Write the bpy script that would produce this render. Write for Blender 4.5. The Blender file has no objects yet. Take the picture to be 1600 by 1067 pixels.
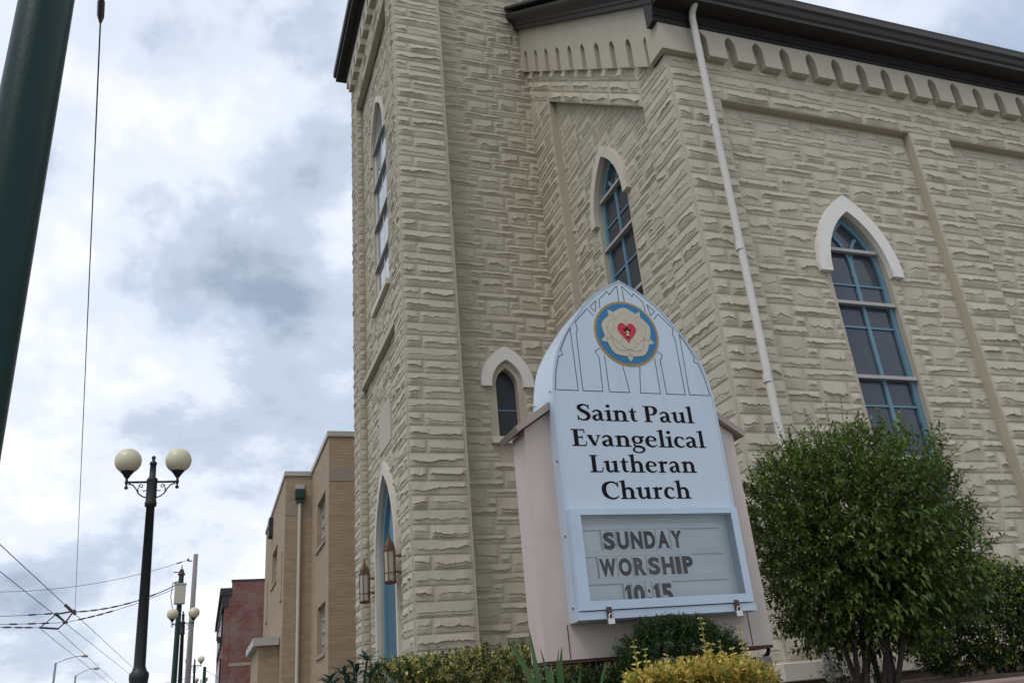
import bpy, bmesh, math, random
import numpy as np
from mathutils import Vector, Matrix, noise
from mathutils.geometry import tessellate_polygon

scene = bpy.context.scene
col = scene.collection
R = math.radians
EYE = 1.6                      # eye height above the pavement; heights below are given from the eye

# ------------------------------------------------------------------ camera
def camera_basis(yaw, pitch, roll):
    f = np.array([math.sin(yaw)*math.cos(pitch), math.cos(yaw)*math.cos(pitch), math.sin(pitch)])
    r0 = np.array([math.cos(yaw), -math.sin(yaw), 0.0]); u0 = np.cross(r0, f)
    return math.cos(roll)*r0+math.sin(roll)*u0, -math.sin(roll)*r0+math.cos(roll)*u0, f
CR, CU, CF = camera_basis(R(20.9), R(23.3), R(-5.22))
cam = bpy.data.cameras.new('camera'); cam_o = bpy.data.objects.new('camera', cam); col.objects.link(cam_o)
cam.sensor_width = 22.3; cam.lens = 22.3*1298/1600; cam.clip_start = 0.05; cam.clip_end = 3000
cam_o.matrix_world = Matrix(((CR[0], CU[0], -CF[0], 0), (CR[1], CU[1], -CF[1], 0), (CR[2], CU[2], -CF[2], EYE), (0, 0, 0, 1)))
scene.camera = cam_o

# ------------------------------------------------------------------ sky, sun, exposure
SUN_EL, SUN_AZ = R(56), R(232)          # azimuth clockwise from +Y: the sun is over the street, behind the camera
world = bpy.data.worlds.new('World'); scene.world = world; world.use_nodes = True
nt = world.node_tree; N = nt.nodes; K = nt.links
for n in list(N): N.remove(n)
def nd(t, **k):
    n = N.new(t)
    for a, b in k.items(): setattr(n, a, b)
    return n
out = nd('ShaderNodeOutputWorld'); bg = nd('ShaderNodeBackground'); bg.inputs['Strength'].default_value = 0.1
K.new(bg.outputs[0], out.inputs[0])
sky = nd('ShaderNodeTexSky', sky_type='NISHITA', sun_disc=False, sun_elevation=SUN_EL, sun_rotation=SUN_AZ)
sky.air_density = 1.0; sky.dust_density = 2.0
tc = nd('ShaderNodeTexCoord'); sep = nd('ShaderNodeSeparateXYZ'); K.new(tc.outputs['Generated'], sep.inputs[0])
def mth(op, a, b=None, clamp=False):
    m = nd('ShaderNodeMath', operation=op, use_clamp=clamp)
    for i, v in enumerate((a, b)):
        if v is None: continue
        if isinstance(v, (int, float)): m.inputs[i].default_value = v
        else: K.new(v, m.inputs[i])
    return m.outputs[0]
den = mth('ADD', mth('MAXIMUM', sep.outputs[2], 0.0), 0.55)
comb = nd('ShaderNodeCombineXYZ')
K.new(mth('DIVIDE', sep.outputs[0], den), comb.inputs[0]); K.new(mth('DIVIDE', sep.outputs[1], den), comb.inputs[1])
def cloud(scale, detail, rough, dist, off):
    mp = nd('ShaderNodeMapping'); mp.inputs['Location'].default_value = off
    K.new(comb.outputs[0], mp.inputs[0])
    n = nd('ShaderNodeTexNoise', noise_dimensions='3D'); n.inputs['Scale'].default_value = scale
    n.inputs['Detail'].default_value = detail; n.inputs['Roughness'].default_value = rough; n.inputs['Distortion'].default_value = dist
    K.new(mp.outputs[0], n.inputs['Vector']); return n.outputs['Fac']
def ramp(f, stops):
    r = nd('ShaderNodeValToRGB'); K.new(f, r.inputs[0]); e = r.color_ramp.elements
    while len(e) < len(stops): e.new(0.5)
    for x, (p, c) in zip(e, stops): x.position = p; x.color = (*c, 1)
    r.color_ramp.interpolation = 'EASE'
    return r.outputs[0]
CLOUD_A, CLOUD_B = (6.8, 9.7, 0.0), (8.3, 2.2, 4.0)
shade = cloud(2.0, 10, 0.57, 0.15, CLOUD_A)          # thick grey bases against bright tops
cover = cloud(1.3, 6, 0.55, 0.2, CLOUD_B)           # gaps where blue shows through thin cloud
ccol = ramp(shade, [(0.37, (2.8, 3.4, 4.4)), (0.455, (4.7, 5.4, 6.6)), (0.52, (6.9, 7.4, 8.4)), (0.61, (8.9, 9.0, 9.2))])
cmask = ramp(cover, [(0.30, (0.62, 0.62, 0.62)), (0.55, (1, 1, 1))])
mix = nd('ShaderNodeMix', data_type='RGBA'); K.new(cmask, mix.inputs['Factor'])
boost = nd('ShaderNodeMix', data_type='RGBA', blend_type='MULTIPLY'); boost.inputs['Factor'].default_value = 1
K.new(sky.outputs[0], boost.inputs[6]); boost.inputs[7].default_value = (1.6, 1.6, 1.6, 1)
K.new(boost.outputs[2], mix.inputs[6]); K.new(ccol, mix.inputs[7]); K.new(mix.outputs[2], bg.inputs['Color'])

sun = bpy.data.lights.new('sun', 'SUN'); sun.energy = 0.8; sun.angle = R(22); sun.color = (1.0, 0.965, 0.92)
sun_o = bpy.data.objects.new('sun', sun); col.objects.link(sun_o)
sd = Vector((math.sin(SUN_AZ)*math.cos(SUN_EL), math.cos(SUN_AZ)*math.cos(SUN_EL), math.sin(SUN_EL)))
sun_o.rotation_euler = sd.to_track_quat('Z', 'Y').to_euler(); sun_o.location = (-20, -20, 40)

scene.view_settings.view_transform = 'Standard'; scene.view_settings.look = 'None'
scene.view_settings.exposure = 0.32; scene.view_settings.gamma = 1.0; scene.view_settings.use_curve_mapping = False

# ------------------------------------------------------------------ materials
MATS = {}
def material(name, color, rough=0.7, metal=0.0, spec=0.4, var=0.0, vscale=3.0, bump=0.0, bscale=40.0, alpha=None,
             dirt=None, dirt_scale=1.2, dirt_amt=0.0, trans=0.0, coat=0.0, stretch=(1, 1, 1)):
    m = bpy.data.materials.new(name); m.use_nodes = True; t = m.node_tree; b = t.nodes['Principled BSDF']
    b.inputs['Base Color'].default_value = (*color, 1); b.inputs['Roughness'].default_value = rough
    b.inputs['Metallic'].default_value = metal; b.inputs['Specular IOR Level'].default_value = spec
    if trans: b.inputs['Transmission Weight'].default_value = trans
    if coat: b.inputs['Coat Weight'].default_value = coat
    if alpha is not None: b.inputs['Alpha'].default_value = alpha
    g = t.nodes.new('ShaderNodeNewGeometry'); mp = t.nodes.new('ShaderNodeMapping'); mp.inputs['Scale'].default_value = stretch
    t.links.new(g.outputs['Position'], mp.inputs[0]); src = None
    def nz(scale, detail=5):
        n = t.nodes.new('ShaderNodeTexNoise'); n.inputs['Scale'].default_value = scale; n.inputs['Detail'].default_value = detail
        t.links.new(mp.outputs[0], n.inputs['Vector']); return n.outputs['Fac']
    def mx(f, a, bb):
        x = t.nodes.new('ShaderNodeMix'); x.data_type = 'RGBA'; t.links.new(f, x.inputs['Factor'])
        for i, v in ((6, a), (7, bb)):
            if isinstance(v, tuple): x.inputs[i].default_value = (*v, 1)
            else: t.links.new(v, x.inputs[i])
        return x.outputs[2]
    if var:
        src = mx(nz(vscale), tuple(c*(1-var) for c in color), tuple(min(1, c*(1+var)) for c in color))
    if dirt:
        r = t.nodes.new('ShaderNodeMapRange'); r.inputs[1].default_value = 0.5; r.inputs[2].default_value = 0.8; r.inputs[4].default_value = dirt_amt
        t.links.new(nz(dirt_scale, 8), r.inputs[0]); src = mx(r.outputs[0], src or color, dirt)
    if src: t.links.new(src, b.inputs['Base Color'])
    if bump:
        bp = t.nodes.new('ShaderNodeBump'); bp.inputs['Strength'].default_value = bump; bp.inputs['Distance'].default_value = 0.01
        t.links.new(nz(bscale, 6), bp.inputs['Height']); t.links.new(bp.outputs[0], b.inputs['Normal'])
    MATS[name] = m; return m

material('stone', (0.48, 0.435, 0.335), 0.75, spec=0.2, var=0.10, vscale=1.6, bump=0.7, bscale=24, dirt=(0.33, 0.26, 0.19), dirt_scale=3.0, dirt_amt=0.4)
material('joint', (0.455, 0.405, 0.318), 0.8, spec=0.15, var=0.07, vscale=3, bump=0.3, bscale=30, dirt=(0.36, 0.28, 0.2), dirt_scale=5, dirt_amt=0.15)
material('smooth_paint', (0.46, 0.415, 0.325), 0.65, spec=0.3, var=0.06, vscale=2.5, bump=0.25, bscale=30, dirt=(0.34, 0.29, 0.22), dirt_scale=2, dirt_amt=0.3)
material('trim_white', (0.74, 0.71, 0.65), 0.6, var=0.05, vscale=5, bump=0.2, bscale=30, dirt=(0.45, 0.38, 0.3), dirt_scale=5, dirt_amt=0.35)
material('trim_cream', (0.60, 0.55, 0.46), 0.6, var=0.05, vscale=5, bump=0.2, bscale=30, dirt=(0.4, 0.34, 0.27), dirt_scale=4, dirt_amt=0.3)
material('cornice_brown', (0.026, 0.021, 0.019), 0.5, var=0.2, vscale=3, bump=0.15, bscale=25)
material('shingle', (0.05, 0.048, 0.046), 0.9, var=0.25, vscale=8, bump=0.6, bscale=25)
material('blue_paint', (0.13, 0.245, 0.315), 0.55, var=0.12, vscale=5, bump=0.1)
material('storm_metal', (0.42, 0.39, 0.37), 0.5, var=0.15, vscale=8)
material('screen_glass', (0.048, 0.057, 0.070), 0.14, spec=0.6, var=0.3, vscale=2.5)
material('clear_pane', (0.22, 0.26, 0.30), 0.06, spec=1.0, var=0.2, vscale=1.5)
material('tan_brick', (0.36, 0.25, 0.15), 0.85)
material('coping', (0.45, 0.42, 0.37), 0.5, var=0.1, vscale=3)
material('limestone', (0.33, 0.27, 0.21), 0.8, var=0.12, vscale=3, bump=0.2)
material('green_metal', (0.014, 0.045, 0.038), 0.45, var=0.2, vscale=3, bump=0.2, bscale=60)
material('pole_green', (0.008, 0.030, 0.027), 0.36, spec=0.16, var=0.25, vscale=5, bump=0.12, bscale=90, stretch=(1, 1, .4))
material('lamp_black', (0.012, 0.017, 0.017), 0.45, spec=0.5, var=0.2, vscale=6, bump=0.15)
material('globe', (0.70, 0.64, 0.45), 0.35, spec=0.5, var=0.05, vscale=4, dirt=(0.4, 0.34, 0.22), dirt_scale=3, dirt_amt=0.35)
material('utility_box', (0.55, 0.53, 0.43), 0.6, var=0.06, vscale=4)
material('pole_wood', (0.25, 0.235, 0.225), 0.9, var=0.3, vscale=6, bump=0.6, bscale=20, stretch=(4, 4, 0.3))
material('galvanised', (0.33, 0.35, 0.38), 0.45, metal=0.5, var=0.1)
material('wire', (0.06, 0.06, 0.068), 0.6)
material('insulator', (0.10, 0.075, 0.07), 0.4)
material('sign_paint', (0.50, 0.575, 0.645), 0.32, spec=0.5, var=0.03, vscale=2.0, dirt=(0.36, 0.40, 0.43), dirt_scale=3.0, dirt_amt=0.22, stretch=(3, 3, .35))
material('sign_frame', (0.47, 0.57, 0.67), 0.35, spec=0.5, var=0.04, vscale=4, dirt=(0.36, 0.38, 0.4), dirt_scale=6, dirt_amt=0.3)
material('letter_black', (0.008, 0.008, 0.010), 0.6, spec=0.1)
material('tracery_line', (0.03, 0.035, 0.04), 0.5)
material('pink_stucco', (0.585, 0.50, 0.445), 0.85, spec=0.2, var=0.05, vscale=2.5, bump=0.25, bscale=90, dirt=(0.36, 0.28, 0.25), dirt_scale=2.0, dirt_amt=0.4, stretch=(2, 2, .5))
material('cap_stone', (0.34, 0.275, 0.24), 0.75, var=0.15, vscale=6, bump=0.2)
material('rust_edge', (0.085, 0.038, 0.03), 0.7, var=0.3, vscale=15)
material('seal_gold', (0.36, 0.20, 0.045), 0.4, var=0.15, vscale=12)
material('seal_blue', (0.015, 0.16, 0.34), 0.45, var=0.06, vscale=9)
material('seal_cream', (0.50, 0.445, 0.345), 0.55, var=0.08, vscale=30)
material('seal_dark_cream', (0.38, 0.325, 0.24), 0.55, var=0.1, vscale=30)  # darker cream that outlines the rose petals
material('seal_red', (0.48, 0.016, 0.035), 0.45, var=0.08, vscale=12)
material('board_white', (0.74, 0.77, 0.78), 0.5, var=0.06, vscale=4)
material('rail_clear', (0.68, 0.72, 0.74), 0.3, var=0.05)
material('padlock', (0.62, 0.60, 0.56), 0.3, metal=0.9)
material('hasp', (0.085, 0.05, 0.038), 0.7, var=0.4, vscale=30)
material('box_grey', (0.20, 0.20, 0.215), 0.5, var=0.15, vscale=8)
material('bronze', (0.16, 0.095, 0.058), 0.45, metal=0.6, var=0.35, vscale=15)
material('lantern_glass', (0.42, 0.37, 0.29), 0.3, var=0.15, vscale=8)
material('red_brick', (0.19, 0.075, 0.06), 0.9)
material('dark_trim', (0.04, 0.035, 0.035), 0.7, var=0.2)
material('asphalt', (0.05, 0.05, 0.052), 0.9, var=0.2, vscale=2, bump=0.5, bscale=120)
material('concrete', (0.30, 0.29, 0.27), 0.9, var=0.12, vscale=1.5, bump=0.3, bscale=60)
material('ground_earth', (0.10, 0.11, 0.06), 0.95, var=0.25, vscale=0.3, bump=0.4, bscale=3)
material('mulch', (0.07, 0.045, 0.03), 0.95, var=0.4, vscale=20, bump=0.8, bscale=50)
material('timber', (0.26, 0.185, 0.155), 0.85, var=0.3, vscale=5, bump=0.6, bscale=14, stretch=(0.4, 6, 6))
material('foundation', (0.16, 0.11, 0.085), 0.9, var=0.3, vscale=8, bump=0.5, bscale=25)
material('white_paint', (0.62, 0.59, 0.53), 0.45, var=0.04, vscale=6, dirt=(0.45, 0.42, 0.37), dirt_scale=4, dirt_amt=0.35)
material('bark', (0.05, 0.038, 0.03), 0.9, var=0.3, vscale=20, bump=0.6, bscale=40)
material('red_flower', (0.5, 0.01, 0.04), 0.5)

def leaf_mat(name, c, rough=0.45, var=0.35):
    m = bpy.data.materials.new(name); m.use_nodes = True; t = m.node_tree; b = t.nodes['Principled BSDF']
    g = t.nodes.new('ShaderNodeNewGeometry'); r = t.nodes.new('ShaderNodeMix'); r.data_type = 'RGBA'
    t.links.new(g.outputs['Random Per Island'], r.inputs['Factor'])
    r.inputs[6].default_value = (*[x*(1-var) for x in c], 1); r.inputs[7].default_value = (*[min(1, x*(1+var)) for x in c], 1)
    t.links.new(r.outputs[2], b.inputs['Base Color']); b.inputs['Roughness'].default_value = rough; b.inputs['Specular IOR Level'].default_value = 0.35
    tr = t.nodes.new('ShaderNodeBsdfTranslucent'); t.links.new(r.outputs[2], tr.inputs[0])
    mxs = t.nodes.new('ShaderNodeMixShader'); mxs.inputs[0].default_value = 0.28
    t.links.new(b.outputs[0], mxs.inputs[1]); t.links.new(tr.outputs[0], mxs.inputs[2])
    t.links.new(mxs.outputs[0], t.nodes['Material Output'].inputs[0]); MATS[name] = m
leaf_mat('leaf_privet', (0.105, 0.155, 0.034), 0.38, 0.5); leaf_mat('leaf_privet_young', (0.16, 0.24, 0.04))
leaf_mat('leaf_box', (0.04, 0.082, 0.024)); leaf_mat('leaf_dark', (0.045, 0.08, 0.025))
leaf_mat('leaf_gold', (0.58, 0.45, 0.11), var=0.25); leaf_mat('leaf_lime', (0.26, 0.30, 0.05)); leaf_mat('leaf_rhodo', (0.020, 0.055, 0.030), 0.35)
leaf_mat('leaf_hedge_green', (0.075, 0.12, 0.03)); leaf_mat('leaf_hedge_yellow', (0.54, 0.48, 0.16)); leaf_mat('leaf_iris', (0.075, 0.15, 0.05))

def brick_material(name, c1, c2, mortar, wear=None):
    m = MATS[name]; t = m.node_tree; b = t.nodes['Principled BSDF']
    g = t.nodes.new('ShaderNodeNewGeometry'); s = t.nodes.new('ShaderNodeSeparateXYZ'); t.links.new(g.outputs['Position'], s.inputs[0])
    a = t.nodes.new('ShaderNodeMath'); a.operation = 'ADD'; t.links.new(s.outputs[0], a.inputs[0]); t.links.new(s.outputs[1], a.inputs[1])
    cb = t.nodes.new('ShaderNodeCombineXYZ'); t.links.new(a.outputs[0], cb.inputs[0]); t.links.new(s.outputs[2], cb.inputs[1])
    br = t.nodes.new('ShaderNodeTexBrick'); t.links.new(cb.outputs[0], br.inputs['Vector'])
    br.inputs['Color1'].default_value = (*c1, 1); br.inputs['Color2'].default_value = (*c2, 1); br.inputs['Mortar'].default_value = (*mortar, 1)
    br.inputs['Scale'].default_value = 1; br.inputs['Brick Width'].default_value = 0.30; br.inputs['Row Height'].default_value = 0.092
    br.inputs['Mortar Size'].default_value = 0.010; br.inputs['Mortar Smooth'].default_value = 0.3; br.inputs['Bias'].default_value = 0.0
    o = br.outputs['Color']
    if wear:
        n = t.nodes.new('ShaderNodeTexNoise'); n.inputs['Scale'].default_value = 0.9; n.inputs['Detail'].default_value = 12; n.inputs['Roughness'].default_value = 0.68
        t.links.new(g.outputs['Position'], n.inputs['Vector'])
        mr = t.nodes.new('ShaderNodeMapRange'); mr.inputs[1].default_value = 0.44; mr.inputs[2].default_value = 0.64; mr.inputs[4].default_value = 0.85; t.links.new(n.outputs['Fac'], mr.inputs[0])
        x = t.nodes.new('ShaderNodeMix'); x.data_type = 'RGBA'; t.links.new(mr.outputs[0], x.inputs['Factor']); t.links.new(o, x.inputs[6]); x.inputs[7].default_value = (*wear, 1); o = x.outputs[2]
    t.links.new(o, b.inputs['Base Color'])
    bp = t.nodes.new('ShaderNodeBump'); bp.inputs['Strength'].default_value = 0.5; bp.inputs['Distance'].default_value = 0.01; bp.invert = True
    t.links.new(br.outputs['Fac'], bp.inputs['Height']); t.links.new(bp.outputs[0], b.inputs['Normal'])
brick_material('tan_brick', (0.41, 0.305, 0.20), (0.34, 0.25, 0.16), (0.34, 0.265, 0.19))
brick_material('red_brick', (0.23, 0.078, 0.056), (0.15, 0.05, 0.04), (0.2, 0.13, 0.11), wear=(0.24, 0.17, 0.155))

# ------------------------------------------------------------------ mesh helpers
class MB:
    """collects shapes; build() links them as one mesh object"""
    def __init__(s): s.v = []; s.f = []; s.mi = []
    def add(s, vs, fs, mi=0):
        o = len(s.v); s.v += [tuple(p) for p in vs]; s.f += [tuple(i+o for i in f) for f in fs]; s.mi += [mi]*len(fs); return s
    def box(s, x0, x1, y0, y1, z0, z1, mi=0, bev=0):
        if bev:
            bm = bmesh.new(); bmesh.ops.create_cube(bm, size=1)
            for v in bm.verts: v.co = ((x0+x1)/2+v.co.x*(x1-x0), (y0+y1)/2+v.co.y*(y1-y0), (z0+z1)/2+v.co.z*(z1-z0))
            bmesh.ops.bevel(bm, geom=bm.edges[:], offset=bev, segments=1, affect='EDGES'); bm.verts.index_update()
            s.add([v.co[:] for v in bm.verts], [[v.index for v in f.verts] for f in bm.faces], mi); bm.free(); return s
        vs = [(x, y, z) for x in (x0, x1) for y in (y0, y1) for z in (z0, z1)]
        return s.add(vs, [(0, 1, 3, 2), (4, 6, 7, 5), (0, 4, 5, 1), (2, 3, 7, 6), (0, 2, 6, 4), (1, 5, 7, 3)], mi)
    def tube(s, pts, rad, n=8, mi=0, caps=True):
        pts = [Vector(p) for p in pts]; rs = rad if isinstance(rad, (list, tuple)) else [rad]*len(pts); o = len(s.v)
        prev = None; vs = []
        for i, p in enumerate(pts):
            d = (pts[min(i+1, len(pts)-1)]-pts[max(i-1, 0)]).normalized()
            if prev is None:
                a = Vector((0, 0, 1)) if abs(d.z) < 0.9 else Vector((1, 0, 0)); x = d.cross(a).normalized()
            else: x = (prev-d*prev.dot(d)).normalized()
            prev = x; y = d.cross(x)
            vs += [p+(x*math.cos(2*math.pi*k/n)+y*math.sin(2*math.pi*k/n))*rs[i] for k in range(n)]
        fs = [(i*n+k, i*n+(k+1) % n, (i+1)*n+(k+1) % n, (i+1)*n+k) for i in range(len(pts)-1) for k in range(n)]
        if caps: fs += [tuple(range(n))[::-1], tuple((len(pts)-1)*n+k for k in range(n))]
        return s.add(vs, fs, mi)
    def lathe(s, prof, n=20, c=(0, 0, 0), mi=0):
        vs = [(c[0]+r*math.cos(2*math.pi*k/n), c[1]+r*math.sin(2*math.pi*k/n), c[2]+z) for r, z in prof for k in range(n)]
        fs = [(i*n+k, i*n+(k+1) % n, (i+1)*n+(k+1) % n, (i+1)*n+k) for i in range(len(prof)-1) for k in range(n)]
        return s.add(vs, fs, mi)
    def prism(s, poly, fmap, n0, n1, holes=(), mi=0, back=True):
        """polygon (u,v) with holes, extruded between n0 (back) and n1 (front); fmap(u,v,n)->xyz"""
        loops = [list(poly)]+[list(h) for h in holes]
        tris = tessellate_polygon([[Vector((p[0], p[1], 0)) for p in l] for l in loops])
        flat = [p for l in loops for p in l]; m = len(flat)
        vs = [fmap(u, v, n1) for u, v in flat]+[fmap(u, v, n0) for u, v in flat]
        fs = [tuple(t) for t in tris]
        if back: fs += [tuple(i+m for i in reversed(t)) for t in tris]
        o = 0
        for l in loops:
            k = len(l); fs += [(o+i, o+(i+1) % k, m+o+(i+1) % k, m+o+i) for i in range(k)]; o += k
        return s.add(vs, fs, mi)
    def build(s, name, mats, parent=None, smooth=False):
        me = bpy.data.meshes.new(name); me.from_pydata(s.v, [], s.f)
        for m in (mats if isinstance(mats, (list, tuple)) else [mats]): me.materials.append(MATS[m])
        if any(s.mi): me.polygons.foreach_set('material_index', s.mi)
        bm = bmesh.new(); bm.from_mesh(me); bmesh.ops.recalc_face_normals(bm, faces=bm.faces[:]); bm.to_mesh(me); bm.free()
        if smooth: me.polygons.foreach_set('use_smooth', [True]*len(me.polygons))
        me.update(); return link(me, name, parent)
def link(me, name, parent=None):
    o = bpy.data.objects.new(name, me); col.objects.link(o)
    if parent is not None: attach(o, parent)
    return o
def attach(o, p):
    o.parent = p; o.matrix_parent_inverse = world_of(p).inverted()
def world_of(o):
    m = o.matrix_basis.copy()
    if o.parent: m = world_of(o.parent) @ o.matrix_parent_inverse @ m
    return m
def tag(o, label, cat, group=None, kind=None):
    o['label'] = label; o['category'] = cat
    if group: o['group'] = group
    if kind: o['kind'] = kind
    return o
def thing(name, loc, label, cat, group=None):
    e = bpy.data.objects.new(name, None); e.empty_display_size = 0.1; e.location = loc; col.objects.link(e); return tag(e, label, cat, group)
def structure(o): o['kind'] = 'structure'; return o
def copy_tree(o, parent=None):
    c = o.copy(); col.objects.link(c)
    if parent is not None: c.parent = parent
    for ch in [x for x in bpy.data.objects if x.parent is o]: copy_tree(ch, c)
    return c
def faceY(y0): return lambda u, v, n: (u, y0-n, v+EYE)       # wall facing the camera side (-Y); u = X
def faceX(x0): return lambda u, v, n: (x0-n, u, v+EYE)       # wall facing the street (-X); u = Y
def arch(a, r, n=10, cu=0, cv=0):
    """pointed arch from (+a,0) over the apex to (-a,0)"""
    c = -(r*r-a*a)/(2*a); rad = a-c; top = math.atan2(r, -c)
    right = [(c+rad*math.cos(top*i/n), rad*math.sin(top*i/n)) for i in range(n+1)]
    return [(cu+x, cv+y) for x, y in right]+[(cu-x, cv+y) for x, y in reversed(right[:-1])]
def arch_half(a, r, y):
    c = -(r*r-a*a)/(2*a); rad = a-c
    return 0 if y >= r else (a if y <= 0 else max(0, c+math.sqrt(max(0, rad*rad-y*y))))

# ------------------------------------------------------------------ setting
TER = -0.15                                   # terrace level, from the eye
g = MB(); g.add([(-1500, -1500, -0.16), (1500, -1500, -0.16), (1500, 1500, -0.16), (-1500, 1500, -0.16)], [(0, 1, 2, 3)])
structure(g.build('ground', 'ground_earth'))
g = MB(); g.box(-13.0, -1.35, -80, 400, -0.155, -0.13); structure(g.build('street', 'asphalt'))
g = MB(); g.box(-1.35, -1.2, -80, 400, -0.155, 0.0, bev=0.015); structure(g.build('kerb', 'concrete'))
g = MB(); g.box(-1.195, .6, -80, 400, -0.155, -0.004); g.box(.6, 30, -80, 3.75, -0.155, -0.008); structure(g.build('pavement', 'concrete'))
g = MB()
nx, ny = 60, 40
for i in range(nx+1):
    for j in range(ny+1):
        x, y = .70+25*i/nx, 3.95+18*j/ny
        g.v.append((x, y, EYE+TER+0.03*noise.noise((x*1.3, y*1.3, 0))))
g.f = [(i*(ny+1)+j, (i+1)*(ny+1)+j, (i+1)*(ny+1)+j+1, i*(ny+1)+j+1) for i in range(nx) for j in range(ny)]; g.mi = [0]*len(g.f)
structure(g.build('terrace', 'mulch', smooth=True))
# weathered timbers holding up the terrace
rw = thing('timber_wall', (6, 3.85, 0), 'low retaining wall of weathered brown timbers edging the planting bed', 'retaining wall')
rnd = random.Random(5)
for k in range(9):
    z0 = -0.14+k*0.18; z1 = z0+0.172
    if k == 8: z1 = EYE-0.115; z0 = z1-0.165
    for (x0, x1) in ((.62, 4.4), (4.41, 7.9), (7.91, 11.4), (11.41, 15)) if k % 2 == 0 else ((.62, 3.2), (3.21, 6.4), (6.41, 9.6), (9.61, 15)):
        m = MB(); j = rnd.uniform(-.008, .008); m.box(x0, x1, 3.80+j, 3.98+j, z0, z1, bev=0.012); m.build('timber', 'timber', rw)
    for (y0, y1) in ((3.99, 8.0), (8.01, 12.2)):
        m = MB(); m.box(.62+j, .80+j, y0, y1, z0, z1, bev=0.012); m.build('timber', 'timber', rw)

# ------------------------------------------------------------------ the church
church = thing('church', (8, 14, EYE+TER), 'cream painted rock-faced stone church with pointed windows and brown cornice', 'church')
STONES = []          # (verts, faces, projected area, wall)
srnd = random.Random(11)
def rock(fmap, u0, u1, v0, v1, depth=0.033, shear=None, top=None):
    """one rock-faced stone: tooled margin, a face that swells to a jagged ledge and breaks back below it"""
    g_ = 0.005; u0 += g_; u1 -= g_; v0 += g_; v1 -= g_; w, h = u1-u0, v1-v0
    if w < 0.02 or h < 0.03: return None
    tall = h > 0.2; nu = max(3, min(22, int(round(w/0.037)))); rr = srnd.random
    us = [0, min(.02/w, .2)]+[min(.95, max(.06, (i+rr()*.7-.35)/nu)) for i in range(1, nu)]+[1-min(.02/w, .2), 1]; us.sort()
    m = len(us); c = .46+.16*rr(); cs = []; D = depth*(.7+.5*rr()); amp = []
    tilt = (rr()-.5)*.14; d = .5+.5*rr()
    for i in range(m):
        c += (rr()-.5)*.16; c = min(.68, max(.40, c)); cs.append(min(.76, max(.3, c+tilt*(us[i]-.5)+(rr()-.5)*.07)))
        d += (rr()-.5)*.45; d = min(1, max(.35, d)); amp.append(d)
    c2 = [min(.9, x+.20+.1*rr()) for x in cs] if tall else None
    two = tall and rr() < .6
    vs = []; rows = 9 if tall else 7
    mg = min(.1, .012/h)
    for i in range(m):
        edge = i in (0, m-1); mgn = i in (1, m-2); e = 0 if mgn else (.45 if i in (2, m-3) else 1); A = amp[i]*D*e; q = lambda a: a*(rr()-.5)
        if tall:
            s = [0, mg, cs[i]*.5, cs[i], min(cs[i]+.07, .86), min(.88, cs[i]+.16), .91, 1-mg, 1]
            n = [-.012, .008, .008+A*(.55+q(.4)), .008+A*1.15, .008+A*(.5 if two else .3), .008+A*((.75 if two else .22)+q(.3)), .008+A*(.12+q(.12)), .008, -.012]
        else:
            s = [0, mg, cs[i]*.55, cs[i], min(cs[i]+.13, .87), 1-mg, 1]
            n = [-.012, .008, .008+A*(.62+q(.35)), .008+A, .008+A*(.28+q(.2)), .008, -.012]
        for k in range(rows):
            u = u0+us[i]*w; v = v1-s[k]*h; nn = -.012 if edge else n[k]
            if top: v = min(v, top(u)); 
            if shear: v += shear*(u-shear_u0)
            vs.append(fmap(u, v, nn))
    fs = [(i*rows+k, i*rows+k+1, (i+1)*rows+k+1, (i+1)*rows+k) for i in range(m-1) for k in range(rows-1)]
    return vs, fs
shear_u0 = 0.0
def screen_area(vs):
    p = np.array([vs[0], vs[len(vs)//2], vs[-1]])-np.array([0, 0, EYE]); z = p@CF
    if (z < .5).any(): return 0
    x = 800+1298*(p@CR)/z; y = 533.5-1298*(p@CU)/z
    if x.min() < 0 or x.max() > 1600 or y.min() < 0 or y.max() > 1067: return 0
    return abs((x[2]-x[0])*(y[2]-y[0]))
def lay(wall, fmap, rects, openings=(), depth=.033, shear=None, top=None, lo=None, hi=None):
    for (a, b, c, d) in rects:
        if lo is not None: a = max(a, lo); b = min(b, hi)
        if b-a < .03: continue
        if top and min(d, top(a), top(b)) < c+.02 and max(top(a), top(b)) < c+.04: continue
        parts = [(a, b)]
        for op in openings:
            sp = op(c, d)
            if not sp: continue
            nxt = []
            for (p, q) in parts:
                if sp[1] <= p or sp[0] >= q: nxt.append((p, q)); continue
                if sp[0]-p > .03: nxt.append((p, sp[0]))
                if q-sp[1] > .03: nxt.append((sp[1], q))
            parts = nxt
        for (p, q) in parts:
            r = rock(fmap, p, q, c, d, depth, shear, top)
            if r: STONES.append((r[0], r[1], screen_area(r[0]), wall))
def pinwheel(u0, u1, v0, v1, P=1.25, H=.45):
    out_ = []; n = int((v1-v0)/H)+1
    for r in range(n):
        vb = v1-(r+1)*H; off = (r % 3)*.07+srnd.uniform(-.04, .04)-P
        x = u0+off
        while x < u1:
            t = H/3
            for (a, b, c, d) in ((0, .31, t, H), (.475, .83, 0, 2*t), (.31, 1, 2*t, H), (.83, 1.475, 0, t), (.31, .475, t, 2*t), (.83, 1, t, 2*t)):
                out_.append((x+a*P, x+b*P, max(v0, vb+c), vb+d))
            x += P
    return [o for o in out_ if o[3]-o[2] > .03]
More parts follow.
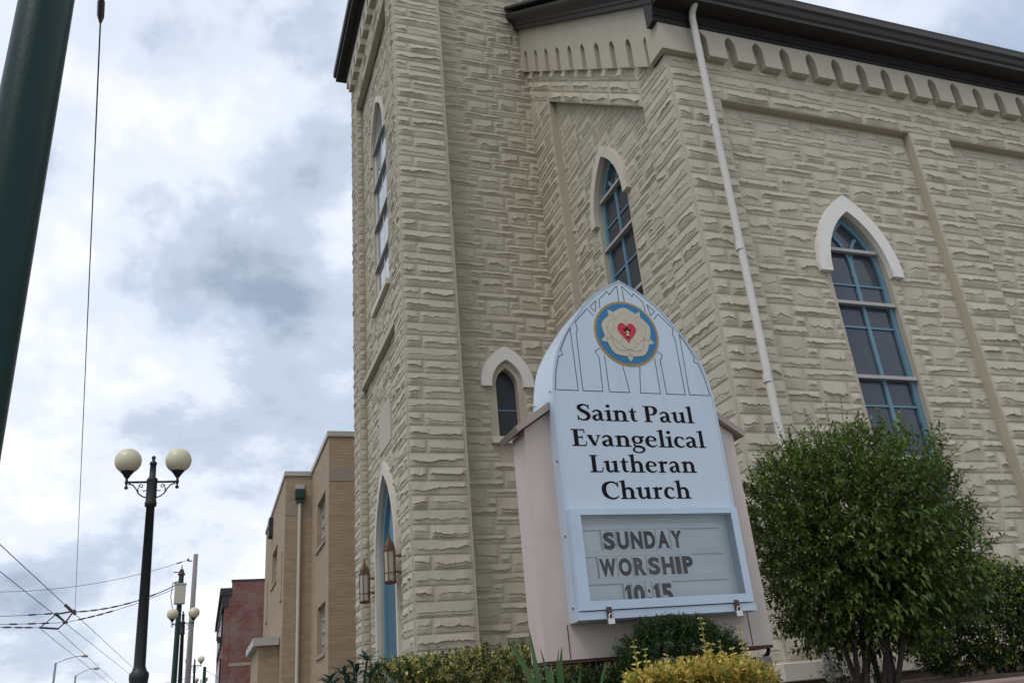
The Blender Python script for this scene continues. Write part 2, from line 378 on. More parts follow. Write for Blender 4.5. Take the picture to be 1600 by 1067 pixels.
def courses(u0, u1, v0, v1, H=.225, flip=0, short=.3):
    out_ = []; n = int(round((v1-v0)/H)); H = (v1-v0)/n
    for r in range(n):
        a, b = v0+r*H, v0+(r+1)*H; w = u1-u0
        if (r+flip) % 2 == 0 or w < .35: out_.append((u0, u1, a, b))
        else:
            s = short+srnd.uniform(-.04, .04); m = u0+w*s; out_ += [(u0, m, a, b), (m, u1, a, b)]
    return out_
def running(u0, u1, v0, v1, H=.225, L=.85):
    out_ = []; n = int(round((v1-v0)/H)); H = (v1-v0)/n
    for r in range(n):
        x = u0-srnd.random()*L
        while x < u1:
            l = L*srnd.uniform(.7, 1.2); out_.append((max(x, u0), min(x+l, u1), v0+r*H, v0+(r+1)*H)); x += l
    return out_
def arched(cu, a, spring, r, bottom, pad=.02):
    def f(c, d):
        if d <= bottom or c >= spring+r: return None
        w = arch_half(a, r, c-spring)+pad
        return (cu-w, cu+w)
    return f
def hole(cu, a, spring, r, bottom): return arch(a, r, 10, cu, spring)+[(cu-a, bottom), (cu+a, bottom)]

S_ = .842
PT = lambda u: 7.93+S_*(u-8.6)          # top of the sunk panel under the gable
CB = lambda u: PT(u)+.74                # underside of the raking corbels
CL = lambda u: 9.02+S_*(u-7.67)         # underside of the raking cornice
BASE = -.12
WD, WC, WB = (8.31, .51, 5.02, .98, 1.3), (10.25, .52, 7.2, 1.02, 3.2), (4.68, .285, 5.0, .46, 4.05)
WN = (12.55, .51, 5.02, .98, 1.3); WF = (14.83, .72, 11.3, 1.2, 7.65); DR = (14.83, .86, 2.5, 1.5, TER)

# --- side wall of the nave
fp, fq = faceY(8.00), faceY(7.87)
m = MB(); m.prism([(5.95, BASE), (26, BASE), (26, 8.9), (5.95, 8.9)], fp, -.35, 0, holes=[hole(*WD), hole(*WN)]); side = m.build('wall', 'joint', church)
m = MB()
for a, b in ((9.95, 10.77), (14.2, 15.0), (18.4, 19.2)):
    m.prism([(a, BASE), (b, BASE), (b, 7.63), (a, 7.63)], fq, -.14, 0)
m.prism([(6.53, 7.63), (25.9, 7.63), (25.9, 8.85), (6.53, 8.85)], fq, -.14, 0)
pil = m.build('pilaster_band', 'joint', church)
m = MB(); m.box(5.74, 6.53, 7.87, 8.65, EYE+BASE, EYE+8.85); corner = m.build('corner_pier', 'joint', church)
ops = [arched(*WD), arched(*WN)]
lay(side, fp, pinwheel(6.53, 9.95, .14, 7.60), ops, lo=6.53, hi=9.95)
lay(side, fp, pinwheel(10.77, 14.2, .14, 7.60), ops, lo=10.77, hi=14.2)
lay(corner, fq, courses(5.76, 6.53, .14, 7.63, short=.36)); lay(pil, fq, courses(9.95, 10.77, .14, 7.63, flip=1, short=.5)); lay(pil, fq, courses(14.2, 15, .14, 7.63))
lay(pil, fq, running(5.76, 15.0, 7.63, 8.30))
# water table and foundation
m = MB(); m.box(5.62, 25.9, 7.78, 8.0, EYE-.06, EYE+.125, bev=.01); m.box(5.62, 5.78, 8.0, 12.6, EYE-.06, EYE+.125, bev=.01); m.build('water_table', 'trim_cream', church)
m = MB(); m.box(5.7, 25.8, 7.84, 8.1, 0, EYE-.06); m.box(5.7, 5.8, 8.1, 12.6, 0, EYE-.06); m.build('foundation', 'foundation', church)
# --- gable front beside the tower
fcp, fcq = faceX(5.88), faceX(5.74)
m = MB(); m.prism([(8.4, BASE), (12.9, BASE), (12.9, PT(12.9)+.5), (8.4, PT(8.4)+.5)], fcp, -.35, 0, holes=[hole(*WC)]); gab = m.build('wall', 'joint', church)
m = MB(); m.prism([(8.65, PT(8.65)), (12.8, PT(12.8)), (12.8, CL(12.8)+.2), (8.65, CL(8.65)+.2)], fcq, -.14, 0)
m.prism([(11.82, BASE), (12.8, BASE), (12.8, PT(12.8)), (11.82, PT(11.82))], fcq, -.14, 0)
m.prism([(7.875, 8.86), (8.65, 8.86), (8.65, CL(8.65)+.2), (7.87, CL(7.87)+.2)], fcq, -.14, 0); gband = m.build('gable_band', 'joint', church)
lay(gab, fcp, pinwheel(8.65, 11.82, .14, 10.9), [arched(*WC)], depth=.025, top=PT, lo=8.65, hi=11.82)
lay(corner, fcq, courses(7.87, 8.65, .14, 8.75, flip=1, short=.62), depth=.025, top=lambda u: max(8.30, CB(u)))
lay(gband, fcq, courses(11.82, 12.72, .14, 10.55, short=.45)+[(11.82, 12.3, 10.55, 10.8), (12.3, 12.72, 10.55, 11.2)], depth=.025, top=PT)
shear_u0 = 8.65; lay(gband, fcq, running(8.65, 12.7, PT(8.65), CB(8.65), .245), shear=S_); shear_u0 = 0
# --- corbel tables
def corbel_mesh(fm, top, bw, slot_h, shear, depth):
    p = .24; b = bw/2; g_ = p-b; s_ = [(b, 0), (b, slot_h-.13), (b+g_*.10, slot_h-.085), (b+g_*.35, slot_h-.045), (b+g_*.7, slot_h-.015), (p-.001, slot_h), (p-.001, top)]; q = s_+[(-u, v) for u, v in reversed(s_)]
    mm = MB(); mm.prism([(u, v+shear*u) for u, v in q], fm, -.02, depth)
    return mm
cm = corbel_mesh(lambda u, v, n: (u, -n, v), .50, .31, .42, 0, .13).build('corbel', 'smooth_paint', church); cmesh = cm.data
bpy.data.objects.remove(cm)
for k in range(34):
    o = link(cmesh, 'corbel'); o.location = (6.33+.24+.48*k, 7.87, EYE+8.30); attach(o, church)
m = MB(); m.box(5.64, 6.33, 7.76, 7.89, EYE+8.30, EYE+8.80); m.build('corner_corbel', 'smooth_paint', church)
m = MB(); m.prism([(7.891, 8.302), (8.12, 8.302), (8.12, CL(8.12)+.1), (7.891, CL(7.891)+.1)], fcq, -.02, .10); m.build('corner_corbel', 'smooth_paint', church)
cm = corbel_mesh(lambda u, v, n: (-n, u, v), 1.22, .34, .56, S_, .10).build('corbel', 'smooth_paint', church); c2mesh = cm.data; bpy.data.objects.remove(cm)
for k in range(10):
    u = 8.12+.24+.48*k; o = link(c2mesh, 'corbel'); o.location = (5.74, u, EYE+CB(u)); attach(o, church)
# --- cornices, roof
def sweep(prof, path, mb, mi=0):
    """prof: list of points; path(k, p)->xyz for k=0,1"""
    n = len(prof); vs = [path(k, p) for k in (0, 1) for p in prof]
    mb.add(vs, [(i, (i+1) % n, n+(i+1) % n, n+i) for i in range(n)]+[tuple(range(n))[::-1], tuple(range(n, 2*n))], mi)
eave = [(-.15, 8.775), (.03, 8.775), (.03, 8.86), (.05, 8.865), (.05, 8.95), (.075, 8.965), (.075, 9.0), (.33, 9.0), (.33, 9.06), (.36, 9.09), (.385, 9.16), (.42, 9.20), (.42, 9.285), (.405, 9.29), (-.15, 9.29)]
m = MB(); sweep(eave, lambda k, p: ((5.56, 26.2)[k], 7.77-p[0], EYE+p[1]), m); m.build('eave_cornice', 'cornice_brown', church)
rake = [(-.06, 0), (.105, 0), (.105, .09), (.13, .10), (.13, .16), (.20, .25), (.24, .27), (.27, .33), (.27, .40), (-.06, .40)]
m = MB(); sweep(rake, lambda k, p: (5.64-p[0], (7.66, 12.73)[k], EYE+CL((7.66, 12.73)[k])+p[1]), m)
m.build('rake_cornice', 'cornice_brown', church)
RY, RZ = 14.83, 9.30+S_*(14.83-7.36)
m = MB()
for s in (1, -1):
    y0, y1 = RY-s*(RY-7.36), RY
    m.add([(x, y, EYE+z+dz) for dz in (0, .06) for x in (5.36, 26.3) for y, z in ((y0, 9.295), (y1, RZ))], [(0, 1, 3, 2), (4, 6, 7, 5), (0, 2, 6, 4), (1, 5, 7, 3), (0, 4, 5, 1), (2, 3, 7, 6)])
m.build('roof', 'shingle', church)
m = MB(); m.box(6.2, 26, 21.6, 21.8, 0, EYE+9.2); m.box(25.8, 26, 8.1, 21.6, 0, EYE+9.2); m.prism([(8.1, 9.2), (21.6, 9.2), (RY, RZ-.1)], faceX(25.8), -.2, 0)
m.prism([(16.9, BASE), (21.8, BASE), (21.8, 9.2), (16.9, 13.2)], fcp, -.2, 0); m.build('wall', 'stone', church)
# --- downpipe
dp = MB(); dp.tube([(6.18, 7.45, EYE+9.12), (6.18, 7.50, EYE+9.05), (6.18, 7.62, EYE+8.96), (6.18, 7.655, EYE+8.86), (6.15, 7.67, EYE+4.4), (6.11, 7.67, EYE+.9), (6.08, 7.66, EYE-.1)], .05, 12)
d_o = dp.build('downpipe', 'white_paint', church, smooth=True)
for z in (7.0, 5.05, 3.25, 1.6):
    t = (8.86-z)/8.96; x = 6.185-.10*t; m = MB(); m.lathe([(.052, -.05), (.056, -.05), (.056, .05), (.052, .05)], 14, (x, 7.67, EYE+z)); m.build('pipe_collar', 'white_paint', d_o)
for x in (6.42, 6.66):
    m = MB(); m.tube([(x, 7.74, EYE+TER-.05), (x, 7.74, EYE+.42), (x, 7.8, EYE+.5)], .018, 8); m.build('conduit', 'storm_metal', church)

# --- tower
ftp, ftq, fb, fbq = faceX(2.97), faceX(2.80), faceY(12.70), faceY(12.27)
TT = 15.35
m = MB(); m.prism([(12.75, TER), (17.0, TER), (17.0, TT), (12.75, TT)], ftp, -.35, 0, holes=[hole(*WF)]+[arch(DR[1], DR[3], 10, DR[0], DR[2])+[(DR[0]-DR[1], TER+.02), (DR[0]+DR[1], TER+.02)]]); tfront = m.build('wall', 'joint', church)
m = MB(); m.prism([(3.0, TER), (8.0, TER), (8.0, TT), (3.0, TT)], fb, -.35, 0, holes=[hole(*WB)]); tside = m.build('wall', 'joint', church)
m = MB(); m.box(3.33, 7.9, 16.9, 17.25, EYE+TER, EYE+TT); m.box(7.7, 7.98, 13.06, 16.9, EYE+TER, EYE+TT); m.build('wall', 'stone', church)
butts = []
for y0, y1 in ((12.27, 12.97), (16.70, 17.40)):
    m = MB(); m.box(2.80, 3.76, y0, y1, EYE+TER, EYE+TT-.02); butts.append(m.build('buttress', 'joint', church))
for y0, y1 in ((12.28, 12.97), (16.70, 17.40)):
    m = MB(); m.box(7.2, 8.15, y0, y1, EYE+6, EYE+TT-.02); m.build('buttress', 'stone', church)
lay(butts[0], fbq, courses(2.80, 3.74, TER, TT-.05), depth=.036)
lay(butts[0], ftq, courses(12.27, 12.97, TER, TT-.05, flip=1, short=.4), depth=.026)
lay(butts[1], ftq, courses(16.70, 17.40, TER, TT-.05, flip=1, short=.4), depth=.026)
lay(butts[1], faceY(16.70), courses(2.80, 2.97, TER, 13.8), depth=.03)
lay(tside, fb, pinwheel(3.76, 6.9, TER, TT), [arched(WB[0], .29, WB[2], .5, 3.88)], lo=3.76, hi=6.9, depth=.034)
plaque_op = lambda c, d: (14.25, 15.41) if (d > 4.5 and c < 5.35) else None
belt_op = lambda c, d: (12, 18) if (d > 6.36 and c < 6.44) else None
lay(tfront, ftp, pinwheel(12.97, 16.7, TER, 13.8), [arched(*WF), arched(*DR), plaque_op], lo=12.97, hi=16.7, depth=.024)
m = MB(); m.prism([(12.98, 13.8), (16.69, 13.8), (16.69, TT-.01), (12.98, TT-.01)], ftq, -.14, 0); tb = m.build('wall_band', 'joint', church)
lay(tb, ftq, running(12.98, 16.69, 13.8, 14.5))
for k in range(10):
    o = link(cmesh, 'corbel'); o.rotation_euler = (0, 0, -math.pi/2); o.location = (2.80, 12.55+.48*k, EYE+14.58); attach(o, church)
for k in range(3):
    o = link(cmesh, 'corbel'); o.location = (3.9+.48*k, 12.70, EYE+14.58); attach(o, church)
m = MB(); m.prism([(12.2, 15.07), (17.5, 15.07), (17.5, TT), (12.2, TT)], ftq, -.1, .11); m.build('frieze', 'smooth_paint', church)
m = MB(); z = EYE+TT
m.box(2.62, 8.3, 12.10, 17.57, z, z+.12); m.box(2.44, 8.45, 11.93, 17.74, z+.12, z+.26); m.box(2.38, 8.5, 11.87, 17.80, z+.26, z+.5, bev=.03); m.build('tower_cornice', 'cornice_brown', church)
m = MB(); m.add([(2.4, 11.9, z+.5), (8.48, 11.9, z+.5), (8.48, 17.78, z+.5), (2.4, 17.78, z+.5), (5.44, 14.83, z+8.5)], [(0, 1, 4), (1, 2, 4), (2, 3, 4), (3, 0, 4), (0, 3, 2, 1)]); m.build('spire', 'shingle', church)
m = MB(); m.prism([(12.97, 6.34), (16.70, 6.34), (16.70, 6.46), (12.97, 6.46)], ftp, -.05, .12); m.build('belt_course', 'smooth_paint', church)
m = MB(); m.prism([(14.28, 4.5), (15.38, 4.5), (15.38, 5.35), (14.28, 5.35)], ftp, -.05, .022); m.build('plaque', 'smooth_paint', church)

def ring(a0, r0, a1, r1, cu, spring, tail=0.0, bottom=None):
    o = arch(a0, r0, 12, cu, spring); i = arch(a1, r1, 12, cu, spring)
    b = spring-tail if bottom is None else bottom
    return [(cu+a0, b)]+o+[(cu-a0, b), (cu-a1, b)]+i[::-1]+[(cu+a1, b)]
def strip(pts, w):
    """flat band of width w along a path of (u,v)"""
    P = [Vector(p) for p in pts]; L_, R_ = [], []
    for i, p in enumerate(P):
        d = (P[min(i+1, len(P)-1)]-P[max(0, i-1)]).normalized(); n = Vector((-d.y, d.x))*w/2; L_.append(tuple(p+n)); R_.append(tuple(p-n))
    return L_+R_[::-1]
def window(name, fm, W, hood, hood_mat, bars, rails, fr=.075, pane='screen_glass', hood_n=.085, fork=True, tail=.02, paint='blue_paint', sets=(-.16, -.075)):
    cu, a, sp, r, bot = W
    e = bpy.data.objects.new(name, None); e.location = fm(cu, bot, 0); col.objects.link(e); attach(e, church)
    if hood: m = MB(); m.prism(ring(a+hood[0], r+hood[1], a+.005, r+.008, cu, sp, tail), fm, -.05, hood_n); m.build('hood_mould', hood_mat, e)
    b0, b1 = sets
    m = MB(); m.prism(ring(a+.002, r+.004, a-fr, r-fr*1.5, cu, sp, bottom=bot+.02), fm, b0, b1); m.build('frame', paint, e)
    m = MB(); m.prism([(cu+a-fr+.01, bot+.02)]+arch(a-fr+.01, r-fr*1.5+.015, 10, cu, sp)+[(cu-a+fr-.01, bot+.02)], fm, b0+.03, b0+.045); m.build('pane', pane, e)
    if fork:
        m = MB(); fy = sp+.05
        m.prism([(cu-.028, bot+.02), (cu+.028, bot+.02), (cu+.028, fy), (cu-.028, fy)], fm, b0+.02, b1-.012); m.build('mullion', paint, e)
        for s in (1, -1):
            ai = a-fr; pts = [(cu+s*.012, fy-.04)]+[(cu+s*(ai*.60*(1-math.cos(t*1.3))), fy+(r*.62)*math.sin(t*1.3)) for t in [i/8 for i in range(1, 9)]]
            m = MB(); m.prism(strip(pts, .05), fm, b0+.02, b1-.015-.002*s); m.build('tracery', paint, e)
    for v in rails:
        m = MB(); w_ = arch_half(a, r, v-sp)-.02; m.prism([(cu-w_, v-.014), (cu+w_, v-.014), (cu+w_, v+.014), (cu-w_, v+.014)], fm, b0+.02, b1-.02); m.build('glazing_bar', 'blue_paint', e)
    for v in bars:
        m = MB(); w_ = arch_half(a, r, v-sp)-.004; m.prism([(cu-w_, v-.024), (cu+w_, v-.024), (cu+w_, v+.024), (cu-w_, v+.024)], fm, b1-.01, b1+.055); m.build('storm_bar', 'storm_metal', e)
    m = MB(); m.prism([(cu-a-.08, bot-.1), (cu+a+.08, bot-.1), (cu+a+.08, bot+.015), (cu-a-.08, bot+.015)], fm, -.3, .09); m.build('sill', 'trim_cream', e)
    return e
window('window', fp, WD, (.20, .28), 'trim_white', (5.42, 4.59, 3.50, 2.41), (4.90, 4.25, 3.12, 1.95))
window('window', fp, WN, (.20, .28), 'trim_white', (5.42, 4.59, 3.50, 2.41), (4.90, 4.25, 3.12, 1.95))
window('window', fcp, WC, (.16, .22), 'trim_cream', (7.6, 6.7, 5.6, 4.5), (7.1, 6.2))
window('window', fb, WB, (.20, .26), 'trim_white', (), (4.62,), fr=.05, fork=False, hood_n=.075, sets=(-.24, -.17), tail=.03)
window('window', ftp, WF, (.10, .16), 'trim_cream', (11.6, 10.6, 9.6, 8.6), (), fr=.05, pane='clear_pane', paint='trim_white', sets=(-.11, -.05), hood_n=.06)
m = MB(); m.prism(ring(.285, .46, .20, .34, 4.68, 5.0, bottom=4.06), fb, -.17, -.01) ; m.build('window_surround', 'smooth_paint', church)
# door
de = bpy.data.objects.new('door', None); de.location = ftp(DR[0], TER, 0); col.objects.link(de); attach(de, church)
m = MB(); m.prism(ring(DR[1]+.13, DR[3]+.24, DR[1]+.004, DR[3]+.006, DR[0], DR[2], bottom=TER), ftp, -.05, .08); m.build('door_surround', 'trim_cream', de)
m = MB(); m.prism(ring(DR[1]+.002, DR[3]+.004, DR[1]-.12, DR[3]-.18, DR[0], DR[2], bottom=TER+.03), ftp, -.20, -.05); m.build('door_frame', 'blue_paint', de)
m = MB(); m.prism([(DR[0]+.75, TER+.03)]+arch(.75, 1.33, 10, DR[0], DR[2])+[(DR[0]-.75, TER+.03)], ftp, -.22, -.13); m.build('door_leaf', 'blue_paint', de)
for k in range(-4, 5):
    m = MB(); u = DR[0]+k*.16; h_ = DR[2]+.3; m.prism([(u-.012, TER+.1), (u+.012, TER+.1), (u+.012, h_), (u-.012, h_)], ftp, -.14, -.105); m.build('door_batten', 'blue_paint', de)

# --- hand the stones out: the 300 that show largest are objects, the rest one part
order = sorted(range(len(STONES)), key=lambda i: -STONES[i][2]); big = set(order[:300])
rest = MB()
for i, (vs, fs, ar, wall) in enumerate(STONES):
    if i in big:
        me = bpy.data.meshes.new('stone'); me.from_pydata(vs, [], fs); me.materials.append(MATS['stone']); me.polygons.foreach_set('use_smooth', [True]*len(fs)); me.set_sharp_from_angle(angle=R(15)); me.update(); link(me, 'stone', wall)
    else: rest.add(vs, fs)
me = bpy.data.meshes.new('stone_facing'); me.from_pydata(rest.v, [], rest.f); me.materials.append(MATS['stone']); me.polygons.foreach_set('use_smooth', [True]*len(rest.f)); me.set_sharp_from_angle(angle=R(15)); me.update()
o = link(me, 'stone_facing', church); o['kind'] = 'stuff'

# --- wall lanterns either side of the door
def lantern(y, label):
    e = thing('wall_lantern', (2.74, y, EYE+1.9), label, 'lantern', 'lanterns flanking the church door'); x = 2.74; z = EYE+1.88
    n = 6; r = .115
    def hexp(rr, zz): return [(x+rr*math.cos(math.pi*2*k/n), y+rr*math.sin(math.pi*2*k/n), zz) for k in range(n)]
    m = MB(); m.add(hexp(.10, z)+hexp(.125, z+.03)+hexp(.12, z+.05)+hexp(.10, z+.05), [(i*n+k, i*n+(k+1) % n, (i+1)*n+(k+1) % n, (i+1)*n+k) for i in range(3) for k in range(n)]+[tuple(range(n))]); m.build('base', 'bronze', e)
    m = MB(); m.add(hexp(.10, z+.05)+hexp(.105, z+.56), [(k, (k+1) % n, n+(k+1) % n, n+k) for k in range(n)]); m.build('glass', 'lantern_glass', e)
    m = MB()
    for k in range(n):
        a, b = Vector(hexp(.108, z+.05)[k]), Vector(hexp(.113, z+.56)[k]); m.tube([a, b], .009, 6)
        a2 = Vector(hexp(.11, z+.18)[k]); b2 = Vector(hexp(.11, z+.18)[(k+1) % n]); m.tube([a2, b2], .006, 5)
        c0, c1 = Vector(hexp(.118, z+.55)[k]), Vector(hexp(.118, z+.55)[(k+1) % n]); t = (c0+c1)/2; t.z += .12
        m.add([c0, c1, t], [(0, 1, 2)]); m.tube([c0, c1], .009, 5)
    m.build('frame', 'bronze', e)
    m = MB(); m.add(hexp(.115, z+.57)+hexp(.08, z+.68)+hexp(.03, z+.76)+hexp(.012, z+.84), [(i*n+k, i*n+(k+1) % n, (i+1)*n+(k+1) % n, (i+1)*n+k) for i in range(3) for k in range(n)]); m.build('crown', 'bronze', e)
    m = MB()
    for dz in (.2, .47): m.tube([(x+.1, y, z+dz), (x+.26, y, z+dz)], .016, 6); m.lathe([(.03, -.03), (.04, 0), (.03, .03)], 8, (x+.2, y, z+dz))
    m.build('bracket', 'bronze', e); e.scale = (.84, .84, .95)
lantern(13.62, 'bronze wall lantern beside the blue door, toward the corner buttress with the small side window')
lantern(16.02, 'bronze wall lantern beside the blue door, toward the tan brick building')

# ------------------------------------------------------------------ church sign
sign = thing('church_sign', (2.82, 5.2, EYE+TER), 'pale blue arched church sign with name lettering, set in a pink stucco surround', 'sign')
fs = faceY(5.0)
gl = bpy.data.materials.new('case_glass'); gl.use_nodes = True; t = gl.node_tree; t.nodes.remove(t.nodes['Principled BSDF'])
fr = t.nodes.new('ShaderNodeFresnel'); fr.inputs[0].default_value = 1.35; tr = t.nodes.new('ShaderNodeBsdfTransparent'); tr.inputs[0].default_value = (.97, .98, .98, 1)
gs = t.nodes.new('ShaderNodeBsdfGlossy'); gs.inputs['Roughness'].default_value = .03; ms = t.nodes.new('ShaderNodeMixShader')
dfz = t.nodes.new('ShaderNodeBsdfDiffuse'); dfz.inputs[0].default_value = (.55, .58, .6, 1); ms2 = t.nodes.new('ShaderNodeMixShader')
nz_ = t.nodes.new('ShaderNodeTexNoise'); nz_.inputs['Scale'].default_value = 3.5; nz_.inputs['Detail'].default_value = 6
mr_ = t.nodes.new('ShaderNodeMapRange'); mr_.inputs[1].default_value = .35; mr_.inputs[2].default_value = .75; mr_.inputs[3].default_value = .0; mr_.inputs[4].default_value = .05
gg_ = t.nodes.new('ShaderNodeNewGeometry'); t.links.new(gg_.outputs['Position'], nz_.inputs['Vector']); t.links.new(nz_.outputs['Fac'], mr_.inputs[0]); t.links.new(mr_.outputs[0], ms2.inputs[0])
t.links.new(fr.outputs[0], ms.inputs[0]); t.links.new(tr.outputs[0], ms2.inputs[1]); t.links.new(dfz.outputs[0], ms2.inputs[2]); t.links.new(ms2.outputs[0], ms.inputs[1]); t.links.new(gs.outputs[0], ms.inputs[2])
t.links.new(ms.outputs[0], t.nodes['Material Output'].inputs[0]); MATS['case_glass'] = gl
half = [(.65, 1.0), (.65, 1.8), (.64, 2.0), (.60, 2.2), (.53, 2.352), (.445, 2.48), (.31, 2.655), (.165, 2.775), (0, 2.868)]
def smooth_half(h):
    o = []
    for i in range(1, len(h)-1):
        p0, p1, p2, p3 = [Vector(h[max(0, min(len(h)-1, i+k))]) for k in (-1, 0, 1, 2)]
        for k in range(4):
            s = k/4; o.append(tuple(.5*((2*p1)+(p2-p0)*s+(2*p0-5*p1+4*p2-p3)*s*s+(3*p1-p0-3*p2+p3)*s**3)))
    return o+[h[-1]]
SH = smooth_half(half); CX = 2.82
def outline(inset, bottom):
    r = [(CX+max(0, x-inset), min(v, 2.868-inset*1.25)) for x, v in SH]
    return [(CX+.65-inset, bottom)]+r+[(2*CX-x, v) for x, v in reversed(r[:-1])]+[(CX-.65+inset, bottom)]
casehole = [(2.245, .522), (3.405, .522), (3.405, 1.078), (2.245, 1.078)]
m = MB(); m.prism(outline(0, .415), fs, -.38, 0, holes=[casehole]); cab = m.build('cabinet', 'sign_paint', sign)
m = MB(); o_ = outline(0.0005, .416); i_ = outline(.012, .43); m.prism(o_, fs, .001, .006, holes=[i_[::-1]]); m.build('edge_retainer', 'sign_frame', cab)
for v in (1.95, 1.45, .95, .5):
    for y_ in (5.03, 5.34):
        m = MB(); m.tube([(CX-.652, y_, EYE+v), (CX-.657, y_, EYE+v)], .007, 6); m.build('screw', 'hasp', cab)
# message case
m = MB(); m.prism([(2.178, .475), (3.448, .475), (3.448, 1.108), (2.178, 1.108)], fs, .007, .055, holes=[[(2.253, .53), (3.398, .53), (3.398, 1.07), (2.253, 1.07)]]); case = m.build('message_case', 'sign_frame', sign)
m = MB(); m.box(2.24, 3.41, 4.955, 4.959, EYE+.524, EYE+1.076); m.build('pane', 'case_glass', case)
m = MB(); m.box(2.23, 3.42, 5.045, 5.055, EYE+.505, EYE+1.095); m.build('letter_board', 'board_white', case)
for v in (.812, .638, .985):
    m = MB(); m.box(2.26, 3.34, 5.030, 5.044, EYE+v, EYE+v+.042, bev=.003); m.build('letter_rail', 'rail_clear', case)
m = MB(); m.box(2.165, 3.462, 4.953, 4.998, EYE+.420, EYE+.468); m.build('case_ledge', 'sign_frame', case)
for x in (2.372, 3.305):
    m = MB(); m.box(x-.016, x+.016, 4.935, 4.952, EYE+.425, EYE+.49); h_o = m.build('hasp', 'hasp', case)
    m = MB(); m.box(x-.026, x+.022, 4.915, 4.937, EYE+.382, EYE+.418, bev=.004); m.build('padlock', 'padlock', case)
    m = MB(); m.tube([(x-.013, 4.926, EYE+.416), (x-.013, 4.926, EYE+.437), (x-.006, 4.926, EYE+.446), (x+.004, 4.926, EYE+.446), (x+.011, 4.926, EYE+.437), (x+.011, 4.926, EYE+.416)], .004, 6); m.build('shackle', 'padlock', case)
# changeable letters
def sans_letter(ch, x0, x1, v0, v1, y, parent):
    cu = bpy.data.curves.new('letter', 'FONT'); cu.body = ch; cu.extrude = .0; cu.offset = .05; cu.resolution_u = 4
    ob = bpy.data.objects.new('letter', cu); col.objects.link(ob); dg = bpy.context.evaluated_depsgraph_get()
    me = bpy.data.meshes.new_from_object(ob.evaluated_get(dg)); bpy.data.objects.remove(ob); bpy.data.curves.remove(cu)
    xs = [v.co.x for v in me.vertices]; ys = [v.co.y for v in me.vertices]; ax, bx, ay, by = min(xs), max(xs), min(ys), max(ys)
    for v in me.vertices: v.co = (x0+(v.co.x-ax)/max(1e-6, bx-ax)*(x1-x0), y, EYE+v0+(v.co.y-ay)/max(1e-6, by-ay)*(v1-v0))
    me.materials.clear(); me.materials.append(MATS['letter_black']); me.update(); link(me, 'letter', parent)
def row(text, x0, x1, v0, v1, wid):
    tot = sum(wid.get(c, 1.0) for c in text); gap = .017; unit = (x1-x0-gap*(len(text)-1))/tot; x = x0
    for c in text:
        w = wid.get(c, 1.0)*unit
        if c == ':':
            for dv in (.28, .66):
                m = MB(); m.tube([(x+w/2, 5.0265, EYE+v0+(v1-v0)*dv), (x+w/2, 5.0245, EYE+v0+(v1-v0)*dv)], .011, 10); m.build('letter', 'letter_black', case)
        elif c == '1':
            m = MB(); m.prism([(x+w*.3, v0), (x+w, v0), (x+w, v1), (x+w*.45, v1), (x, v1-.022), (x, v1-.042), (x+w*.3, v1-.028)], faceY(5.0265), 0, .0015); m.build('letter', 'letter_black', case)
        else: sans_letter(c, x, x+w, v0, v1, 5.0255, case)
        m = MB(); m.box(x-.006, x+w+.006, 5.0272, 5.0278, EYE+v0-.01, EYE+v1+.012); m.build('letter_card', 'rail_clear', case)
        x += w+gap
row('SUNDAY', 2.432, 3.025, .855, .972, {'D': .95, 'N': .98, 'A': 1.05}); row('WORSHIP', 2.384, 3.078, .684, .80, {'W': 1.35, 'I': .4, 'P': .9, 'O': 1.08}); row('10:15', 2.545, 2.89, .50, .628, {'1': .5, ':': .42})

# painted name: bold old-style serif built from brush strokes
def spline(pts, n=6):
    o = []
    for i in range(len(pts)-1):
        p0, p1, p2, p3 = [Vector(pts[max(0, min(len(pts)-1, i+k))]) for k in (-1, 0, 1, 2)]
        for k in range(n):
            s = k/n; o.append(.5*((2*p1)+(p2-p0)*s+(2*p0-5*p1+4*p2-p3)*s*s+(3*p1-p0-3*p2+p3)*s**3))
    return o+[Vector(pts[-1])]
def brush(pts):
    P = spline(pts); quads = []; L_ = []
    for i, p in enumerate(P):
        d = P[min(i+1, len(P)-1)]-P[max(0, i-1)]; d = Vector((d.x, d.y)).normalized(); n = Vector((-d.y, d.x))*max(.015, p.z)/2; q = Vector((p.x, p.y)); L_.append((tuple(q+n), tuple(q-n)))
    return [[L_[i][0], L_[i+1][0], L_[i+1][1], L_[i][1]] for i in range(len(L_)-1)]
SW = .165
def rect(x0, x1, y0, y1): return [[(x0, y0), (x1, y0), (x1, y1), (x0, y1)]]
def foot(x, w=SW, l=.1, r=.1): return [[(x-w/2-l, 0), (x+w/2+r, 0), (x+w/2+r, .045), (x+w/2, .085), (x-w/2, .085), (x-w/2-l, .045)]]
def head(x, y, w=SW): return [[(x-w/2-.1, y-.10), (x+w/2, y-.10), (x+w/2, y+.03), (x-w/2-.1, y-.055)]]
def stem(x, y, f=True): return rect(x-SW/2, x+SW/2, 0, y-.05)+head(x, y)+(foot(x) if f else [])
def disc(x, y, r): return [[(x+r*math.cos(k*math.pi/6), y+r*math.sin(k*math.pi/6)) for k in range(12)]]
XH = .67
nar = brush([(.2, .46, .06), (.33, .60, .10), (.47, .60, .14), (.555, .48, .16), (.56, .3, SW), (.56, .04, SW)])+foot(.56)
